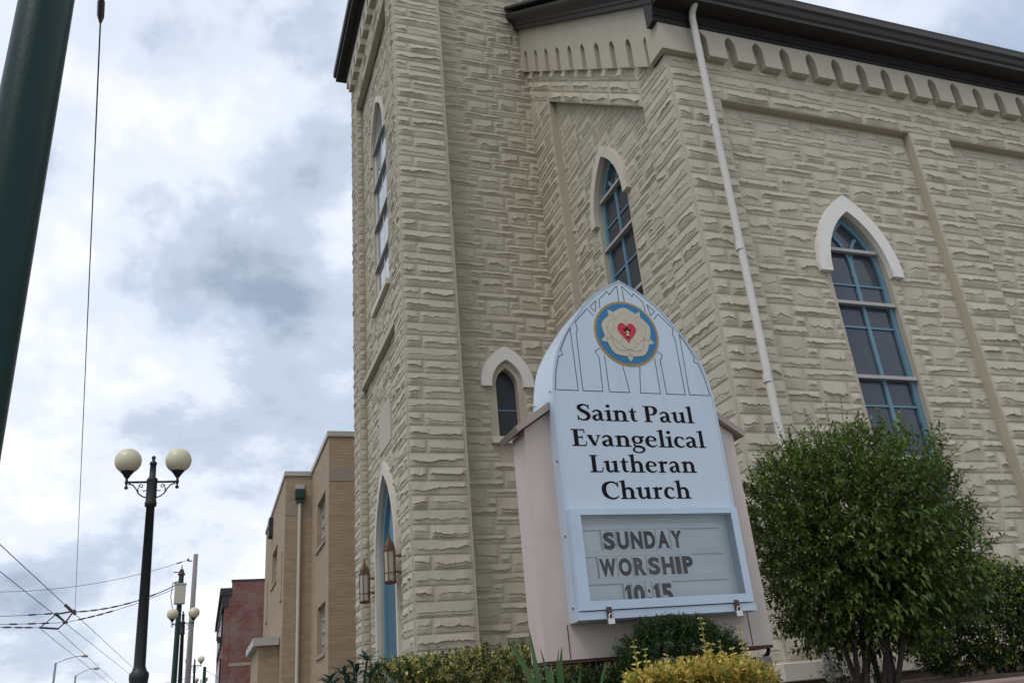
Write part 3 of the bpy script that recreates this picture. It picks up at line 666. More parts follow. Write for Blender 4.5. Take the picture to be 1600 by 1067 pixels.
G = {
 'S': (.68, brush([(.57, .74, .05), (.53, .88, .07), (.36, .96, .10), (.18, .88, .16), (.14, .74, .18), (.26, .60, .20), (.46, .46, .20), (.56, .28, .18), (.48, .10, .14), (.30, .035, .09), (.12, .10, .08), (.07, .26, .05)])+rect(.55, .60, .70, .97)+rect(.045, .095, .03, .3)),
 'P': (.76, rect(.12, .31, 0, 1)+[[(.02, 0), (.42, 0), (.42, .05), (.31, .08), (.12, .08), (.02, .05)]]+rect(.02, .2, .945, 1)+brush([(.25, .96, .075), (.44, .965, .08), (.60, .86, .17), (.62, .70, .19), (.54, .53, .14), (.40, .46, .075), (.29, .47, .06)])),
 'E': (.70, rect(.12, .31, 0, 1)+rect(.02, .6, .93, 1)+rect(.02, .62, 0, .07)+rect(.25, .5, .48, .56)+[[(.55, 1), (.60, 1), (.62, .76), (.58, .76)], [(.60, 0), (.63, 0), (.68, .27), (.63, .27)], [(.47, .40), (.51, .40), (.51, .64), (.47, .64)]]),
 'L': (.66, rect(.12, .31, 0, 1)+rect(.02, .41, .945, 1)+rect(.02, .58, 0, .07)+[[(.54, 0), (.58, 0), (.65, .29), (.60, .29)]]),
 'C': (.84, brush([(.77, .72, .05), (.73, .84, .07), (.60, .95, .10), (.40, .95, .11), (.20, .80, .18), (.14, .52, .20), (.21, .22, .18), (.42, .05, .11), (.60, .04, .09), (.78, .16, .05)])+rect(.75, .80, .68, .98)),
 'a': (.62, brush([(.07, .50, .07), (.16, .60, .09), (.30, .63, .11), (.41, .53, .15), (.425, .38, SW), (.425, .14, .16), (.48, .05, .10), (.58, .07, .04)])+brush([(.42, .38, .05), (.26, .35, .08), (.12, .25, .15), (.13, .11, .15), (.23, .045, .10), (.42, .14, .06)])),
 'i': (.37, stem(.19, XH)+disc(.185, .92, .1)), 'l': (.37, stem(.19, 1.06)),
 'n': (.75, stem(.19, XH)+nar), 'h': (.75, stem(.19, 1.06)+nar),
 't': (.44, brush([(.23, .86, .02), (.21, .72, .12), (.20, .5, SW), (.20, .2, SW), (.26, .06, .12), (.41, .075, .04)])+rect(.03, .41, .585, .655)),
 'u': (.74, rect(.09, .255, .2, XH)+head(.172, XH)+brush([(.172, .25, SW), (.20, .10, .14), (.32, .045, .10), (.50, .17, .06)])+rect(.46, .625, .0, XH)+head(.543, XH)+[[(.6, 0), (.72, .02), (.72, .06), (.6, .09)]]),
 'v': (.62, brush([(.11, .63, .175), (.33, .04, .15)])+brush([(.33, .05, .05), (.53, .63, .065)])+rect(-.01, .26, .61, XH)+rect(.42, .62, .61, XH)),
 'e': (.62, rect(.12, .52, .36, .42)+brush([(.50, .38, .12), (.48, .53, .13), (.34, .64, .08), (.18, .58, .13), (.11, .38, .17), (.14, .18, .17), (.27, .05, .12), (.42, .045, .08), (.56, .14, .04)])),
 'c': (.56, brush([(.48, .48, .10), (.45, .59, .10), (.33, .64, .08), (.18, .58, .13), (.11, .36, .17), (.14, .17, .17), (.27, .05, .12), (.40, .045, .08), (.53, .13, .04)])),
 'r': (.52, stem(.19, XH)+brush([(.22, .44, .05), (.30, .57, .09), (.43, .59, .16), (.48, .58, .15)])),
 'g': (.63, brush([(.29, .64, .07), (.15, .58, .12), (.10, .43, .15), (.15, .28, .13), (.29, .225, .07), (.43, .29, .13), (.48, .44, .15), (.42, .58, .12), (.28, .64, .07)])+[[(.42, .55), (.62, .56), (.62, .65), (.42, .64)]]+brush([(.20, .25, .05), (.12, .14, .08), (.18, .05, .11), (.36, .02, .14), (.52, -.06, .13), (.54, -.20, .11), (.40, -.32, .08), (.20, -.32, .08), (.07, -.22, .10), (.10, -.08, .08), (.2, .01, .05)])),
}
def name_line(text, x0, x1, base, cap=.121):
    adv = sum(.27 if c == ' ' else G[c][0] for c in text); k = (x1-x0)/(adv-.06); x = x0-.03*k
    for c in text:
        if c == ' ': x += .27*k; continue
        m = MB()
        for i, poly in enumerate(G[c][1]):
            m.add([fs(x+px*k, base+py*cap, .0015+.00003*(i % 7)) for px, py in poly], [tuple(range(len(poly)))])
        m.build('letter', 'letter_black', sign); x += G[c][0]*k
name_line('Saint Paul', 2.341, 3.264, 1.737); name_line('Evangelical', 2.281, 3.324, 1.552); name_line('Lutheran', 2.392, 3.213, 1.369); name_line('Church', 2.454, 3.135, 1.185)

# incised tracery lines
def line(pts, w=.0052, closed=False):
    m = MB(); P = [Vector(p) for p in pts]
    if closed: P.append(P[0])
    for i in range(len(P)-1):
        d = (P[i+1]-P[i]); 
        if d.length < 1e-5: continue
        d.normalize(); n = Vector((-d.y, d.x))*w/2; a, b = P[i]-d*w*.4, P[i+1]+d*w*.4
        m.add([fs(*(a+n), .0012+.00002*i), fs(*(b+n), .0012+.00002*i), fs(*(b-n), .0012+.00002*i), fs(*(a-n), .0012+.00002*i)], [(0, 1, 2, 3)])
    m.build('tracery_line', 'tracery_line', cab)
B0 = 1.957
halfset = [
 ([(.622, B0), (.448, B0), (.452, 2.44)]+[(.50, 2.36), (.548, 2.262), (.535, 2.225), (.568, 2.212), (.60, 2.10)], True),
 ([(.252, 2.555), (.296, 2.608), (.405, 2.492), (.394, 2.437), (.408, 2.41), (.412, B0), (.257, B0), (.25, 2.22)], False),
 ([(.24, 2.29), (.276, 2.265), (.25, 2.22)], False),
 ([(.205, 2.235), (.206, B0), (.044, B0), (.058, 2.08), (.07, 2.160)], False),
 ([(.27, 2.627), (.213, 2.68), (.232, 2.588)], True),
 ([(.19, 2.62), (.185, 2.694), (.11, 2.767), (.097, 2.738), (.08, 2.760), (.02, 2.822), (.024, 2.690)], False)]
for pts, cl in halfset:
    for s in (1, -1): line([(CX+s*x, v) for x, v in pts], closed=cl)
# seal
SC = (2.822, 2.424)
def pol(f, n=72): return [(SC[0]+f(2*math.pi*k/n)*math.sin(2*math.pi*k/n), SC[1]+f(2*math.pi*k/n)*math.cos(2*math.pi*k/n)) for k in range(n)]
seal = MB(); seal.prism(pol(lambda a: .262), fs, .0015, .005); seal = seal.build('seal', 'seal_gold', sign)
def layer(name, mat, poly, n0, n1): m = MB(); m.prism(poly, fs, n0, n1); return m.build(name, mat, seal)
layer('seal_field', 'seal_blue', pol(lambda a: .245), .004, .0065)
tw = 0.0
for k in range(5):
    a0 = 2*math.pi*(k+.5)/5+tw; d = Vector((math.sin(a0), math.cos(a0))); n = Vector((d.y, -d.x)); c = Vector(SC)
    layer('sepal', 'seal_cream', [tuple(c+d*.13+n*.045), tuple(c+d*.195+n*.022), tuple(c+d*.228), tuple(c+d*.195-n*.022), tuple(c+d*.13-n*.045)], .006, .0080+.0001*k)
def petal(k, off, rad, wid, inn):
    a0 = 2*math.pi*k/5+off; c = Vector(SC); d = Vector((math.sin(a0), math.cos(a0))); n = Vector((d.y, -d.x)); o = []
    for s in [i/12*2-1 for i in range(13)]:
        r_ = rad*(1-.16*abs(s)**3)+.005*math.cos(s*6.3); o.append(tuple(c+d*r_*math.cos(s*wid)+n*r_*math.sin(s*wid)))
    return o+[tuple(c-d*inn+n*-.0), ]
for k in range(5):
    layer('petal_edge', 'seal_dark_cream', petal(k, tw, .205, .64, -.02), .0075, .0092+.0001*k); layer('petal', 'seal_cream', petal(k, tw, .202, .615, -.02), .009, .0104+.0001*k)
for k in range(5):
    layer('petal_fold', 'seal_dark_cream', petal(k, tw, .165, .50, -.02), .0105, .0112+.0001*k); layer('petal_fold', 'seal_cream', petal(k, tw, .159, .48, -.02), .011, .0119+.0001*k)
for k in range(5):
    layer('inner_petal', 'seal_dark_cream', petal(k, math.pi/5, .132, .58, -.02), .0118, .0126+.0001*k); layer('inner_petal', 'seal_cream', petal(k, math.pi/5, .128, .55, -.02), .0124, .0134+.0001*k)
hp = []
for i in range(48):
    t_ = 2*math.pi*i/48; hp.append((SC[0]+.0047*16*math.sin(t_)**3, SC[1]+.010+.0058*(13*math.cos(t_)-5*math.cos(2*t_)-2*math.cos(3*t_)-math.cos(4*t_))))
layer('heart', 'seal_red', hp, .0135, .0155)
cx_, cy_ = SC[0], SC[1]+.006
layer('cross', 'letter_black', [(cx_-.009, cy_-.045), (cx_+.009, cy_-.045), (cx_+.007, cy_+.010), (cx_+.030, cy_+.008), (cx_+.030, cy_+.026), (cx_+.007, cy_+.024), (cx_+.008, cy_+.046), (cx_-.008, cy_+.046), (cx_-.007, cy_+.024), (cx_-.030, cy_+.026), (cx_-.030, cy_+.008), (cx_-.007, cy_+.010)], .0157, .0165)
layer('cross_figure', 'seal_cream', [(cx_-.004, cy_-.03), (cx_+.016, cy_-.034), (cx_+.008, cy_-.014), (cx_+.012, cy_+.004), (cx_+.004, cy_+.016), (cx_-.006, cy_+.008), (cx_-.004, cy_-.008), (cx_-.014, cy_-.030)], .0166, .0172)

# stucco surround
fq_ = faceY(5.12)
m = MB(); m.prism([(1.985, .205), (3.66, .205), (3.66, 1.70), (3.472, 1.825), (2.168, 1.825), (1.985, 1.70)], fq_, -.25, 0); sur = m.build('surround', 'pink_stucco', sign)
for s in (-1, 1):
    x0, x1 = (1.925, 2.166) if s < 0 else (3.72, 3.474); v0, v1 = 1.665, 1.828
    d = Vector((x1-x0, v1-v0)).normalized(); n = Vector((-d.y, d.x))*(1 if s < 0 else -1)
    a, b = Vector((x0, v0)), Vector((x1, v1)); m = MB(); m.prism([tuple(a+n*.004), tuple(b+n*.004), (x1, v1+.062), tuple(a+n*.045)], fq_, -.30, .055); m.build('cap', 'cap_stone', sur)
m = MB(); m.box(1.99, 3.655, 5.125, 5.365, EYE+.185, EYE+.2045); m.build('base_edge', 'rust_edge', sur)
for x in (2.15, 3.49):
    m = MB(); m.box(x, x+.006, 5.1175, 5.122, EYE+.21, EYE+(.41 if x < 3 else 1.79)); m.build('seam', 'rust_edge', sur)
for x in (2.35, 3.30):
    m = MB(); m.box(x-.05, x+.05, 5.19, 5.29, EYE+TER-.1, EYE+.186); m.build('post', 'hasp', sign)
jb = thing('junction_box', (3.55, 5.2, EYE+TER), 'grey metal electrical box with a round port under the sign', 'electrical box')
m = MB(); m.box(3.505, 3.625, 5.12, 5.22, EYE-.01, EYE+.135, bev=.006); m.build('housing', 'box_grey', jb)
m = MB(); m.tube([(3.565, 5.121, EYE+.06), (3.565, 5.10, EYE+.06)], .018, 12); m.build('port', 'letter_black', jb)
for dx, dz in ((-.04, .02), (.04, .02), (-.04, .11), (.04, .11)):
    m = MB(); m.tube([(3.565+dx, 5.121, EYE+dz), (3.565+dx, 5.115, EYE+dz)], .006, 6); m.build('screw', 'hasp', jb)
m = MB(); m.tube([(3.60, 5.17, EYE+.13)]+[(3.60+.045*math.sin(a), 5.17, EYE+.135+.045*(1-math.cos(a))+.0) for a in (.4, .9, 1.5, 2.2, 2.9)]+[(3.55, 5.2, EYE+.2)], .013, 8); m.build('cable', 'letter_black', jb)
m = MB(); m.box(3.54, 3.59, 5.16, 5.2, EYE+TER-.05, EYE-.008); m.build('stake', 'hasp', jb)

# ------------------------------------------------------------------ tan brick building
tan = thing('brick_building', (6, 28, 0), 'flat-roofed tan brick building with stone bands and metal windows beyond the church', 'building')
XA, YA, XB, YB2, YC = 3.107, 24.0, 2.241, 28.27, 38.07; H1, H2 = 7.62, 7.56
def rhole(u0, u1, v0, v1): return [(u0, v0), (u1, v0), (u1, v1), (u0, v1)]
wa = [(24.75, 26.75, 4.75, 6.2), (24.65, 26.5, 1.66, 3.02)]
wb = [(31.3, 33.7, 4.65, 5.9), (28.9, 29.25, 3.7, 5.22), (35.7, 36.2, 3.72, 5.2), (31.3, 33.7, .9, 2.2)]
m = MB(); m.prism([(YA+.25, -EYE), (YB2+.2, -EYE), (YB2+.2, H1), (YA+.25, H1)], faceX(XA), -.25, 0, holes=[rhole(*w) for w in wa])
m.box(XA, 14, YA, YA+.25, 0, EYE+H1); m.box(XB, XA+.2, YB2, YB2+.25, 0, EYE+H2); m.prism([(YB2+.25, -EYE), (YC, -EYE), (YC, H2), (YB2+.25, H2)], faceX(XB), -.25, 0, holes=[rhole(*w) for w in wb])
m.box(XB+.25, 14, YC-.25, YC, 0, EYE+H2-.02); m.box(13.8, 14, YA+.25, YC-.25, 0, EYE+H2-.02); m.build('wall', 'tan_brick', tan)
m = MB(); m.box(XA+.2, 13.9, YA+.2, YC-.2, EYE+7.2, EYE+7.3); m.build('roof', 'shingle', tan)
m = MB(); m.box(XA-.05, 14, YA-.05, YA+.3, EYE+H1+.002, EYE+H1+.16); m.box(XA-.05, XA+.3, YA+.3, YB2-.06, EYE+H1+.002, EYE+H1+.16)
m.box(XB-.05, XA+.3, YB2-.05, YB2+.3, EYE+H2+.002, EYE+H2+.16); m.box(XB-.05, XB+.3, YB2+.3, YC, EYE+H2+.002, EYE+H2+.16); m.build('coping', 'coping', tan)
for (x0, x1, y, a, b) in ((XA+.002, 14, YA-.012, 6.28, 6.70), (XB+.002, XA-.012, YB2-.012, 6.23, 6.62)):
    m = MB(); m.box(x0, x1, y, y+.06, EYE+a, EYE+b); m.build('stone_band', 'limestone', tan)
for X_, ws in ((XA, wa), (XB, wb)):
    f_ = faceX(X_)
    for (u0, u1, v0, v1) in ws:
        e = bpy.data.objects.new('window', None); e.location = f_(u0, v0, 0); col.objects.link(e); attach(e, tan)
        m = MB(); m.prism(rhole(u0, u1, v0, v1), f_, -.20, -.14, holes=[rhole(u0+.07, u1-.07, v0+.07, v1-.07)]); m.build('frame', 'coping', e)
        m = MB(); m.prism(rhole(u0+.05, u1-.05, v0+.05, v1-.05), f_, -.19, -.18); m.build('pane', 'clear_pane', e)
        n_ = max(1, int((u1-u0)/.55))
        for k in range(1, n_):
            u = u0+(u1-u0)*k/n_; m = MB(); m.prism(rhole(u-.025, u+.025, v0+.06, v1-.06), f_, -.175, -.13); m.build('glazing_bar', 'coping', e)
        for k in (1, 2, 3):
            v = v0+(v1-v0)*k/4; m = MB(); m.prism(rhole(u0+.06, u1-.06, v-.018, v+.018), f_, -.176, -.135); m.build('glazing_bar', 'coping', e)
        m = MB(); m.prism(rhole(u0-.06, u1+.06, v0-.1, v0), f_, -.2, .05); m.build('sill', 'limestone', e)
sp_ = MB(); sp_.tube([(2.70, YB2-.09, EYE+6.75), (2.70, YB2-.09, -.0)], .055, 10); sp_ = sp_.build('downspout', 'utility_box', tan)
m = MB(); m.box(2.54, 2.86, YB2-.22, YB2-.01, EYE+6.75, EYE+7.08, bev=.02); m.box(2.60, 2.80, YB2-.18, YB2-.02, EYE+6.62, EYE+6.75, bev=.01); m.build('scupper_box', 'green_metal', tan)
m = MB(); m.box(2.55, 2.85, YB2-.06, YB2-.005, EYE+7.1, EYE+7.26); m.build('scupper_plate', 'coping', tan)
e = bpy.data.objects.new('porch', None); e.location = (1.7, 29.3, 0); col.objects.link(e); attach(e, tan)
m = MB(); m.box(1.60, XB-.01, 29.3, 33.8, 0, EYE+2.278); m.build('porch_wall', 'tan_brick', e)
m = MB(); m.box(1.42, XB-.02, 29.1, 34.0, EYE+2.28, EYE+2.52); m.build('canopy', 'coping', e)
m = MB(); m.box(XB-.16, XB+.1, 33.8, 34.4, EYE+6.65, EYE+7.4, bev=.02); m.build('air_conditioner', 'dark_trim', tan)

# ------------------------------------------------------------------ red brick building
red = thing('brick_building', (6, 70, 0), 'older dark red brick building with worn paint and a heavy dark cornice', 'building')
m = MB(); m.box(1.45, 14, 60, 60.3, 0, EYE+8.85); m.box(13.7, 14, 60.3, 84, 0, EYE+8.8); m.box(1.0, 14, 84, 84.3, 0, EYE+8.8); m.build('wall', 'red_brick', red)
m = MB(); m.box(1.05, 1.44, 60.02, 84, 0, EYE+8.0); m.build('front_wall', 'red_brick', red)
m = MB(); m.box(.72, 1.46, 59.95, 84.1, EYE+8.0, EYE+8.45); m.box(.88, 1.3, 60.0, 84.05, EYE+7.2, EYE+8.0); m.build('cornice', 'dark_trim', red)
m = MB(); m.box(1.4, 14.05, 59.97, 60.35, EYE+8.851, EYE+8.98); m.build('coping', 'dark_trim', red)
m = MB(); m.box(1.47, 13.68, 60.31, 83.9, EYE+8.2, EYE+8.3); m.build('roof', 'shingle', red)
for y in (62, 66, 70, 74, 78):
    for v in (5.1, 2.2):
        m = MB(); m.box(.93, 1.06, y, y+1.4, EYE+v, EYE+v+2.0); w_ = m.build('window', 'dark_trim', red); m = MB(); m.box(.915, .932, y+.12, y+1.28, EYE+v+.12, EYE+v+1.88); m.build('pane', 'clear_pane', w_)
m = MB(); m.box(.70, .93, 61.0, 61.2, EYE+5.1, EYE+5.5); m.build('bracket', 'dark_trim', red)
m = MB(); m.box(1.46, 14, 59.975, 60.0, EYE+3.55, EYE+3.75); m.build('ledge', 'limestone', red)

# ------------------------------------------------------------------ twin-globe street lamps
def street_lamp():
    e = thing('street_lamp', (0, 0, 0), '', 'street lamp', 'twin-globe lamps along the kerb'); T = 5.67
    m = MB(); m.lathe([(0, 0), (.24, 0), (.24, .06), (.21, .1), (.20, .55), (.16, .65), (.17, .7), (.14, .78), (.105, 1.6), (.11, 2.0), (.125, 2.3), (.135, 2.36), (.135, 2.42), (.10, 2.46), (.09, 2.5)], 16); m.build('base', 'lamp_black', e, smooth=True)
    m = MB(); m.lathe([(.085, 2.46), (.082, 2.52), (.062, 4.85), (.085, 4.86), (.09, 4.92), (.078, 4.95), (.078, 5.26), (.085, 5.28), (.07, 5.31), (.05, 5.32), (.045, 5.52), (.055, 5.53), (.055, 5.56), (.02, 5.60), (.03, 5.63), (.03, 5.66), (.0, 5.68)], 14); m.build('pole', 'lamp_black', e, smooth=True)
    for s in (1, -1):
        m = MB(); m.tube([(s*.05, 0, 5.25), (s*.385, 0, 5.25)], .018, 8)
        m.lathe([(0, -.12), (.028, -.1), (.03, -.08), (.012, -.055), (.02, -.03), (.028, 0), (.02, .03), (.02, .06)], 10, (s*.37, 0, 5.25)); arm = m.build('arm', 'lamp_black', e, smooth=True)
        m = MB(); pts = [(s*.07, 5.0), (s*.13, 5.02), (s*.19, 5.07), (s*.225, 5.14), (s*.27, 5.20), (s*.33, 5.225), (s*.34, 5.21)]; m.tube([(x, 0, z) for x, z in pts], .011, 6)
        sp = [(s*(.155+.035*math.cos(a)*(1-a/9)), 0, 5.185+.035*math.sin(a)*(1-a/9)) for a in [i*.6 for i in range(11)]]; m.tube(sp, .008, 5)
        m.tube([(s*.19, 0, 5.07), (s*.20, 0, 5.15), (s*.175, 0, 5.20)], .008, 5); m.tube([(s*.08, 0, 5.12), (s*.11, 0, 5.10), (s*.13, 0, 5.12)], .008, 5); m.build('scroll', 'lamp_black', arm)
        m = MB(); m.lathe([(.02, 5.31), (.045, 5.34), (.06, 5.37), (.10, 5.415), (.105, 5.43)], 16, (s*.37, 0, 0)); m.build('globe_holder', 'lamp_black', arm, smooth=True)
        m = MB(); R0 = .2; m.lathe([(max(.0005, R0*math.sin(math.pi*i/18)), 5.595-R0*math.cos(math.pi*i/18)) for i in range(2, 19)], 28, (s*.37, 0, 0)); m.build('globe', 'globe', e, smooth=True)
    return e
lamp = street_lamp()
LP = [(-.95, 14.0, 'twin-globe black street lamp, tallest in view, standing clear before the brick buildings'),
      (-.735, 34.4, 'twin-globe black street lamp standing against the trolley pole with the cream box'),
      (-.47, 58.5, 'twin-globe black street lamp just beyond the bare wooden utility pole'),
      (-.10, 83.0, 'twin-globe street lamp farthest down the kerb, its globes nearly at the frame edge')]
for k, (x, y, lb) in enumerate(LP):
    o = lamp if k == 0 else copy_tree(lamp)
    o.location = (x+(.11 if k == 0 else 0), y, -.004); o['label'] = lb
    if k == 0: o.rotation_euler = (0, R(-1.1), 0)

# ------------------------------------------------------------------ poles
np_ = thing('trolley_pole', (-.83, 3.25, 0), 'thick dark green steel trolley pole beside the viewer at the kerb', 'pole', 'green steel poles')
m = MB(); m.lathe([(.117, 0), (.113, 2.0), (.1, 7.8)], 40, (-.83, 3.25, 0)); m.build('shaft', 'pole_green', np_, smooth=True)
m = MB(); m.lathe([(.0, 0), (.24, 0), (.24, .05), (.19, .1), (.17, .5), (.12, .6)], 24, (-.83, 3.25, 0)); m.build('base', 'pole_green', np_, smooth=True)
m = MB(); m.lathe([(.112, 7.8), (.112, 7.86), (.06, 7.95), (0, 8.0)], 24, (-.83, 3.25, 0)); m.build('cap', 'pole_green', np_, smooth=True)
gp = thing('trolley_pole', (-.97, 36, 0), 'dark green trolley pole carrying a cream equipment box', 'pole', 'green steel poles'); gx = -1.05
m = MB(); m.lathe([(.12, 0), (.105, 3), (.095, EYE+5.65)], 16, (gx, 36, 0)); m.build('shaft', 'green_metal', gp, smooth=True)
m = MB(); m.lathe([(.1, 0), (.14, .02), (.14, .07), (.09, .1), (.08, .2), (.02, .28), (.015, .4), (0, .42)], 14, (gx, 36, EYE+5.62)); m.build('finial', 'hasp', gp)
m = MB(); m.box(gx-.2, gx+.2, 35.6, 35.88, EYE+4.5, EYE+5.22, bev=.02); b_ = m.build('equipment_box', 'utility_box', gp); m = MB(); m.box(gx-.22, gx+.22, 35.58, 35.9, EYE+5.222, EYE+5.27); m.build('lid', 'utility_box', b_)
m = MB(); m.tube([(gx-.1, 35.85, EYE+5.4), (gx-.28, 35.8, EYE+5.3), (gx-.33, 35.8, EYE+4.8), (gx-.22, 35.8, EYE+4.3), (gx, 35.85, EYE+4.15)], .015, 6); m.build('cable_loop', 'wire', gp)
for v in (5.35, 5.75):
    m = MB(); m.tube([(gx-.3, 36, EYE+v), (gx+.1, 36, EYE+v)], .02, 6); m.build('step_bolt', 'hasp', gp)
wp = thing('utility_pole', (-.6, 42, 0), 'tall bare weathered wooden utility pole', 'pole')
m = MB(); m.lathe([(.14, 0), (.125, 4), (.1, EYE+7.5), (0, EYE+7.52)], 14, (-.66, 42, 0)); m.build('shaft', 'pole_wood', wp, smooth=True)
m = MB(); m.tube([(-.8, 42, EYE+7.2), (-1.0, 42, EYE+7.2)], .03, 6); m.lathe([(.0, 0), (.05, .02), (.05, .1), (.0, .12)], 8, (-.98, 42, EYE+7.2)); m.build('insulator', 'insulator', wp)
gp2 = thing('steel_pole', (.0, 62, 0), 'plain dark pole under one globe of the far street lamp', 'pole')
m = MB(); m.lathe([(.13, 0), (.1, EYE+3.75), (.0, EYE+3.78)], 10, (.03, 62, 0)); m.build('shaft', 'green_metal', gp2); m = MB(); m.lathe([(.2, 0), (.2, .3), (.13, .35)], 10, (.03, 62, 0)); m.build('base', 'green_metal', gp2)
for k, (x, y, ht, xe, he, lb) in enumerate(((-14.2, 100, 7.4, -11.9, 7.93, 'grey curved-arm highway light, the taller beside the overhead wires'), (-14.2, 116, 7.05, -12.35, 7.7, 'grey curved-arm highway light farther along the street'))):
    e = thing('arm_light', (x, y, -.16), lb, 'street light', 'grey arm lights across the street')
    m = MB(); m.lathe([(.13, -.1), (.1, EYE+ht), (0, EYE+ht+.02)], 10, (x, y, 0)); m.build('shaft', 'galvanised', e)
    m = MB(); m.tube([(x, y, EYE+ht-.05), (x+(xe-x)*.4, y, EYE+ht+(he-ht)*.6), (x+(xe-x)*.75, y, EYE+he-.04), (xe, y, EYE+he)], .05, 6); m.build('arm', 'galvanised', e)
    m = MB(); m.tube([(xe-.1, y, EYE+he), (xe+.15, y, EYE+he-.03), (xe+.5, y, EYE+he-.06), (xe+.62, y, EYE+he-.05)], [.06, .14, .12, .03], 8); m.build('lamp_head', 'galvanised', e)

# ------------------------------------------------------------------ overhead wires
def sag(a, b, s=0, n=10):
    a, b = Vector(a), Vector(b); return [a.lerp(b, i/n)-Vector((0, 0, s*4*(i/n)*(1-i/n))) for i in range(n+1)]
def wire(label, a, b, r=.011, s=0.0, beads=(), n=10, group='overhead trolley wires', up=EYE):
    a, b = (a[0], a[1], a[2]+up), (b[0], b[1], b[2]+up); pts = sag(a, b, s, n)
    e = thing('overhead_wire', a, label, 'wire', group); m = MB(); m.tube(pts, r, 5); m.build('strand', 'wire', e)
    for tt in beads:
        i = tt*n; k = min(n-1, int(i)); p = pts[k].lerp(pts[k+1], i-k); d = (pts[k+1]-pts[k]).normalized()
        m = MB(); m.tube([p-d*.16, p-d*.08, p+d*.08, p+d*.16], [.012, .032, .032, .012], 7); m.build('insulator', 'insulator', e)
    return e
J = (-4.68, 36, 4.42)
wire('single span wire rising to the near pole with an insulator', J, (-.83, 3.25, 6.12), r=.0075, s=.02, beads=(.905,), n=40)
wire('contact wire running along the street through the upper wire crossing', (-4.60, 4, 4.3), (-4.70, 140, 4.3), r=.011, n=6)
wire('contact wire running along the street, second from the kerb', (-5.27, 4, 4.3), (-5.33, 140, 4.3), r=.011, n=6)
wire('wire leaving the lower crossing frame on its street side', (-5.80, 36.4, 3.9), (-7.9, 110, 3.9), r=.010, n=4)
wire('wire leaving the lower crossing frame on its kerb side', (-5.25, 36.6, 3.85), (-7.4, 110, 3.9), r=.010, n=4)
wire('thick cable strung with insulators from the cream-box pole to the crossing', (-1.15, 36, 5.29), J, r=.02, s=.22, beads=(.25, .5, .62, .72, .82, .92))
wire('thin lower span from the cream-box pole to the crossing', (-1.15, 36, 5.17), (-4.95, 36, 4.06), r=.011, s=.13, beads=(.62, .70, .78, .86))
wire('upper cross-street span left of the crossing', J, (-13.5, 36, 4.75), r=.011, s=.16, beads=(.10, .16))
wire('middle cross-street span left of the crossing', (-4.95, 36, 4.06), (-13.5, 36, 4.75), r=.011, s=.17, beads=(.08, .13, .2))
wire('lowest cross-street span left of the crossing frame', (-5.77, 36, 3.92), (-13.5, 36, 4.75), r=.011, s=.1, beads=(.05, .09, .14))
wire('high span from the wooden pole across the street', (-.98, 42, 7.25), (-13.5, 42, 6.9), r=.011, s=.95, beads=(.03,), n=20)
wire('low slack service wire between the far poles', (-.47, 58, 3.0), (-13.5, 62, 2.2), r=.011, s=.25, beads=(.2,), n=10)
wire('service wire to the red brick building', (.03, 62, 3.6), (.95, 64, 3.1), r=.015, n=4)
wire('thin service wire below the red building cornice', (.03, 62, 2.3), (.95, 64, 2.8), r=.012, n=4)
xf = thing('wire_crossing', (J[0], 36, J[2]+EYE), 'frame of struts and clamps where the trolley wires cross', 'wire fitting')
NODE = dict(a=(-4.73, 36, 4.45), b=(-5.30, 36, 4.37), c=(-4.96, 36, 4.06), d=(-5.77, 36, 3.92), e=(-5.19, 36, 3.85), f=(-5.03, 31.5, 4.33))
for p, q, r in (('a', 'b', .035), ('a', 'c', .03), ('b', 'c', .045), ('b', 'd', .02), ('c', 'e', .025), ('d', 'e', .04)):
    m = MB(); P, Q = Vector(NODE[p]), Vector(NODE[q]); P.z += EYE; Q.z += EYE; m.tube([P, Q], r, 6); m.build('strut', 'wire', xf)
for p in 'abcde':
    x, y, z_ = NODE[p]; m = MB(); r = .085 if p in 'abc' else .05; m.lathe([(0, -r*.7), (r, -r*.4), (r, r*.3), (r*.5, r*.7), (0, r*.8)], 9, (x, y, z_+EYE)); m.build('clamp', 'insulator', xf)
for k in range(7):
    x = -4.60; y = 33.2+k*.4; m = MB(); m.lathe([(0, -.05), (.055, -.02), (.055, .04), (0, .06)], 7, (x-.03, y, EYE+4.30)); m.build('clamp', 'insulator', xf)

# ------------------------------------------------------------------ planting
vr = random.Random(21)
def leaf(mb, p, d, up, L, W, mi=0, fold=.25, droop=.15):
    """one folded leaf: base p, direction d, width across, six triangles' worth of blade"""
    d = d.normalized(); s = d.cross(up)
    if s.length < 1e-4: s = d.orthogonal()
    s.normalize(); n = s.cross(d); f = n*W*fold
    a = p; b = p+d*L*.45+n*0; c = p+d*L-n*L*droop
    mb.add([a, b+s*W*.5+f, c, b-s*W*.5+f, b], [(0, 4, 1), (4, 2, 1), (0, 3, 4), (4, 3, 2)], mi)
def rv(r=vr):
    while True:
        v = Vector((r.uniform(-1, 1), r.uniform(-1, 1), r.uniform(-1, 1)))
        if 0.01 < v.length < 1: return v.normalized()
def raw(mb, name, mats, parent=None):
    me = bpy.data.meshes.new(name); me.from_pydata(mb.v, [], mb.f)
    for m in mats: me.materials.append(MATS[m])
    me.polygons.foreach_set('material_index', mb.mi); me.update(); return link(me, name, parent)
UP = Vector((0, 0, 1))
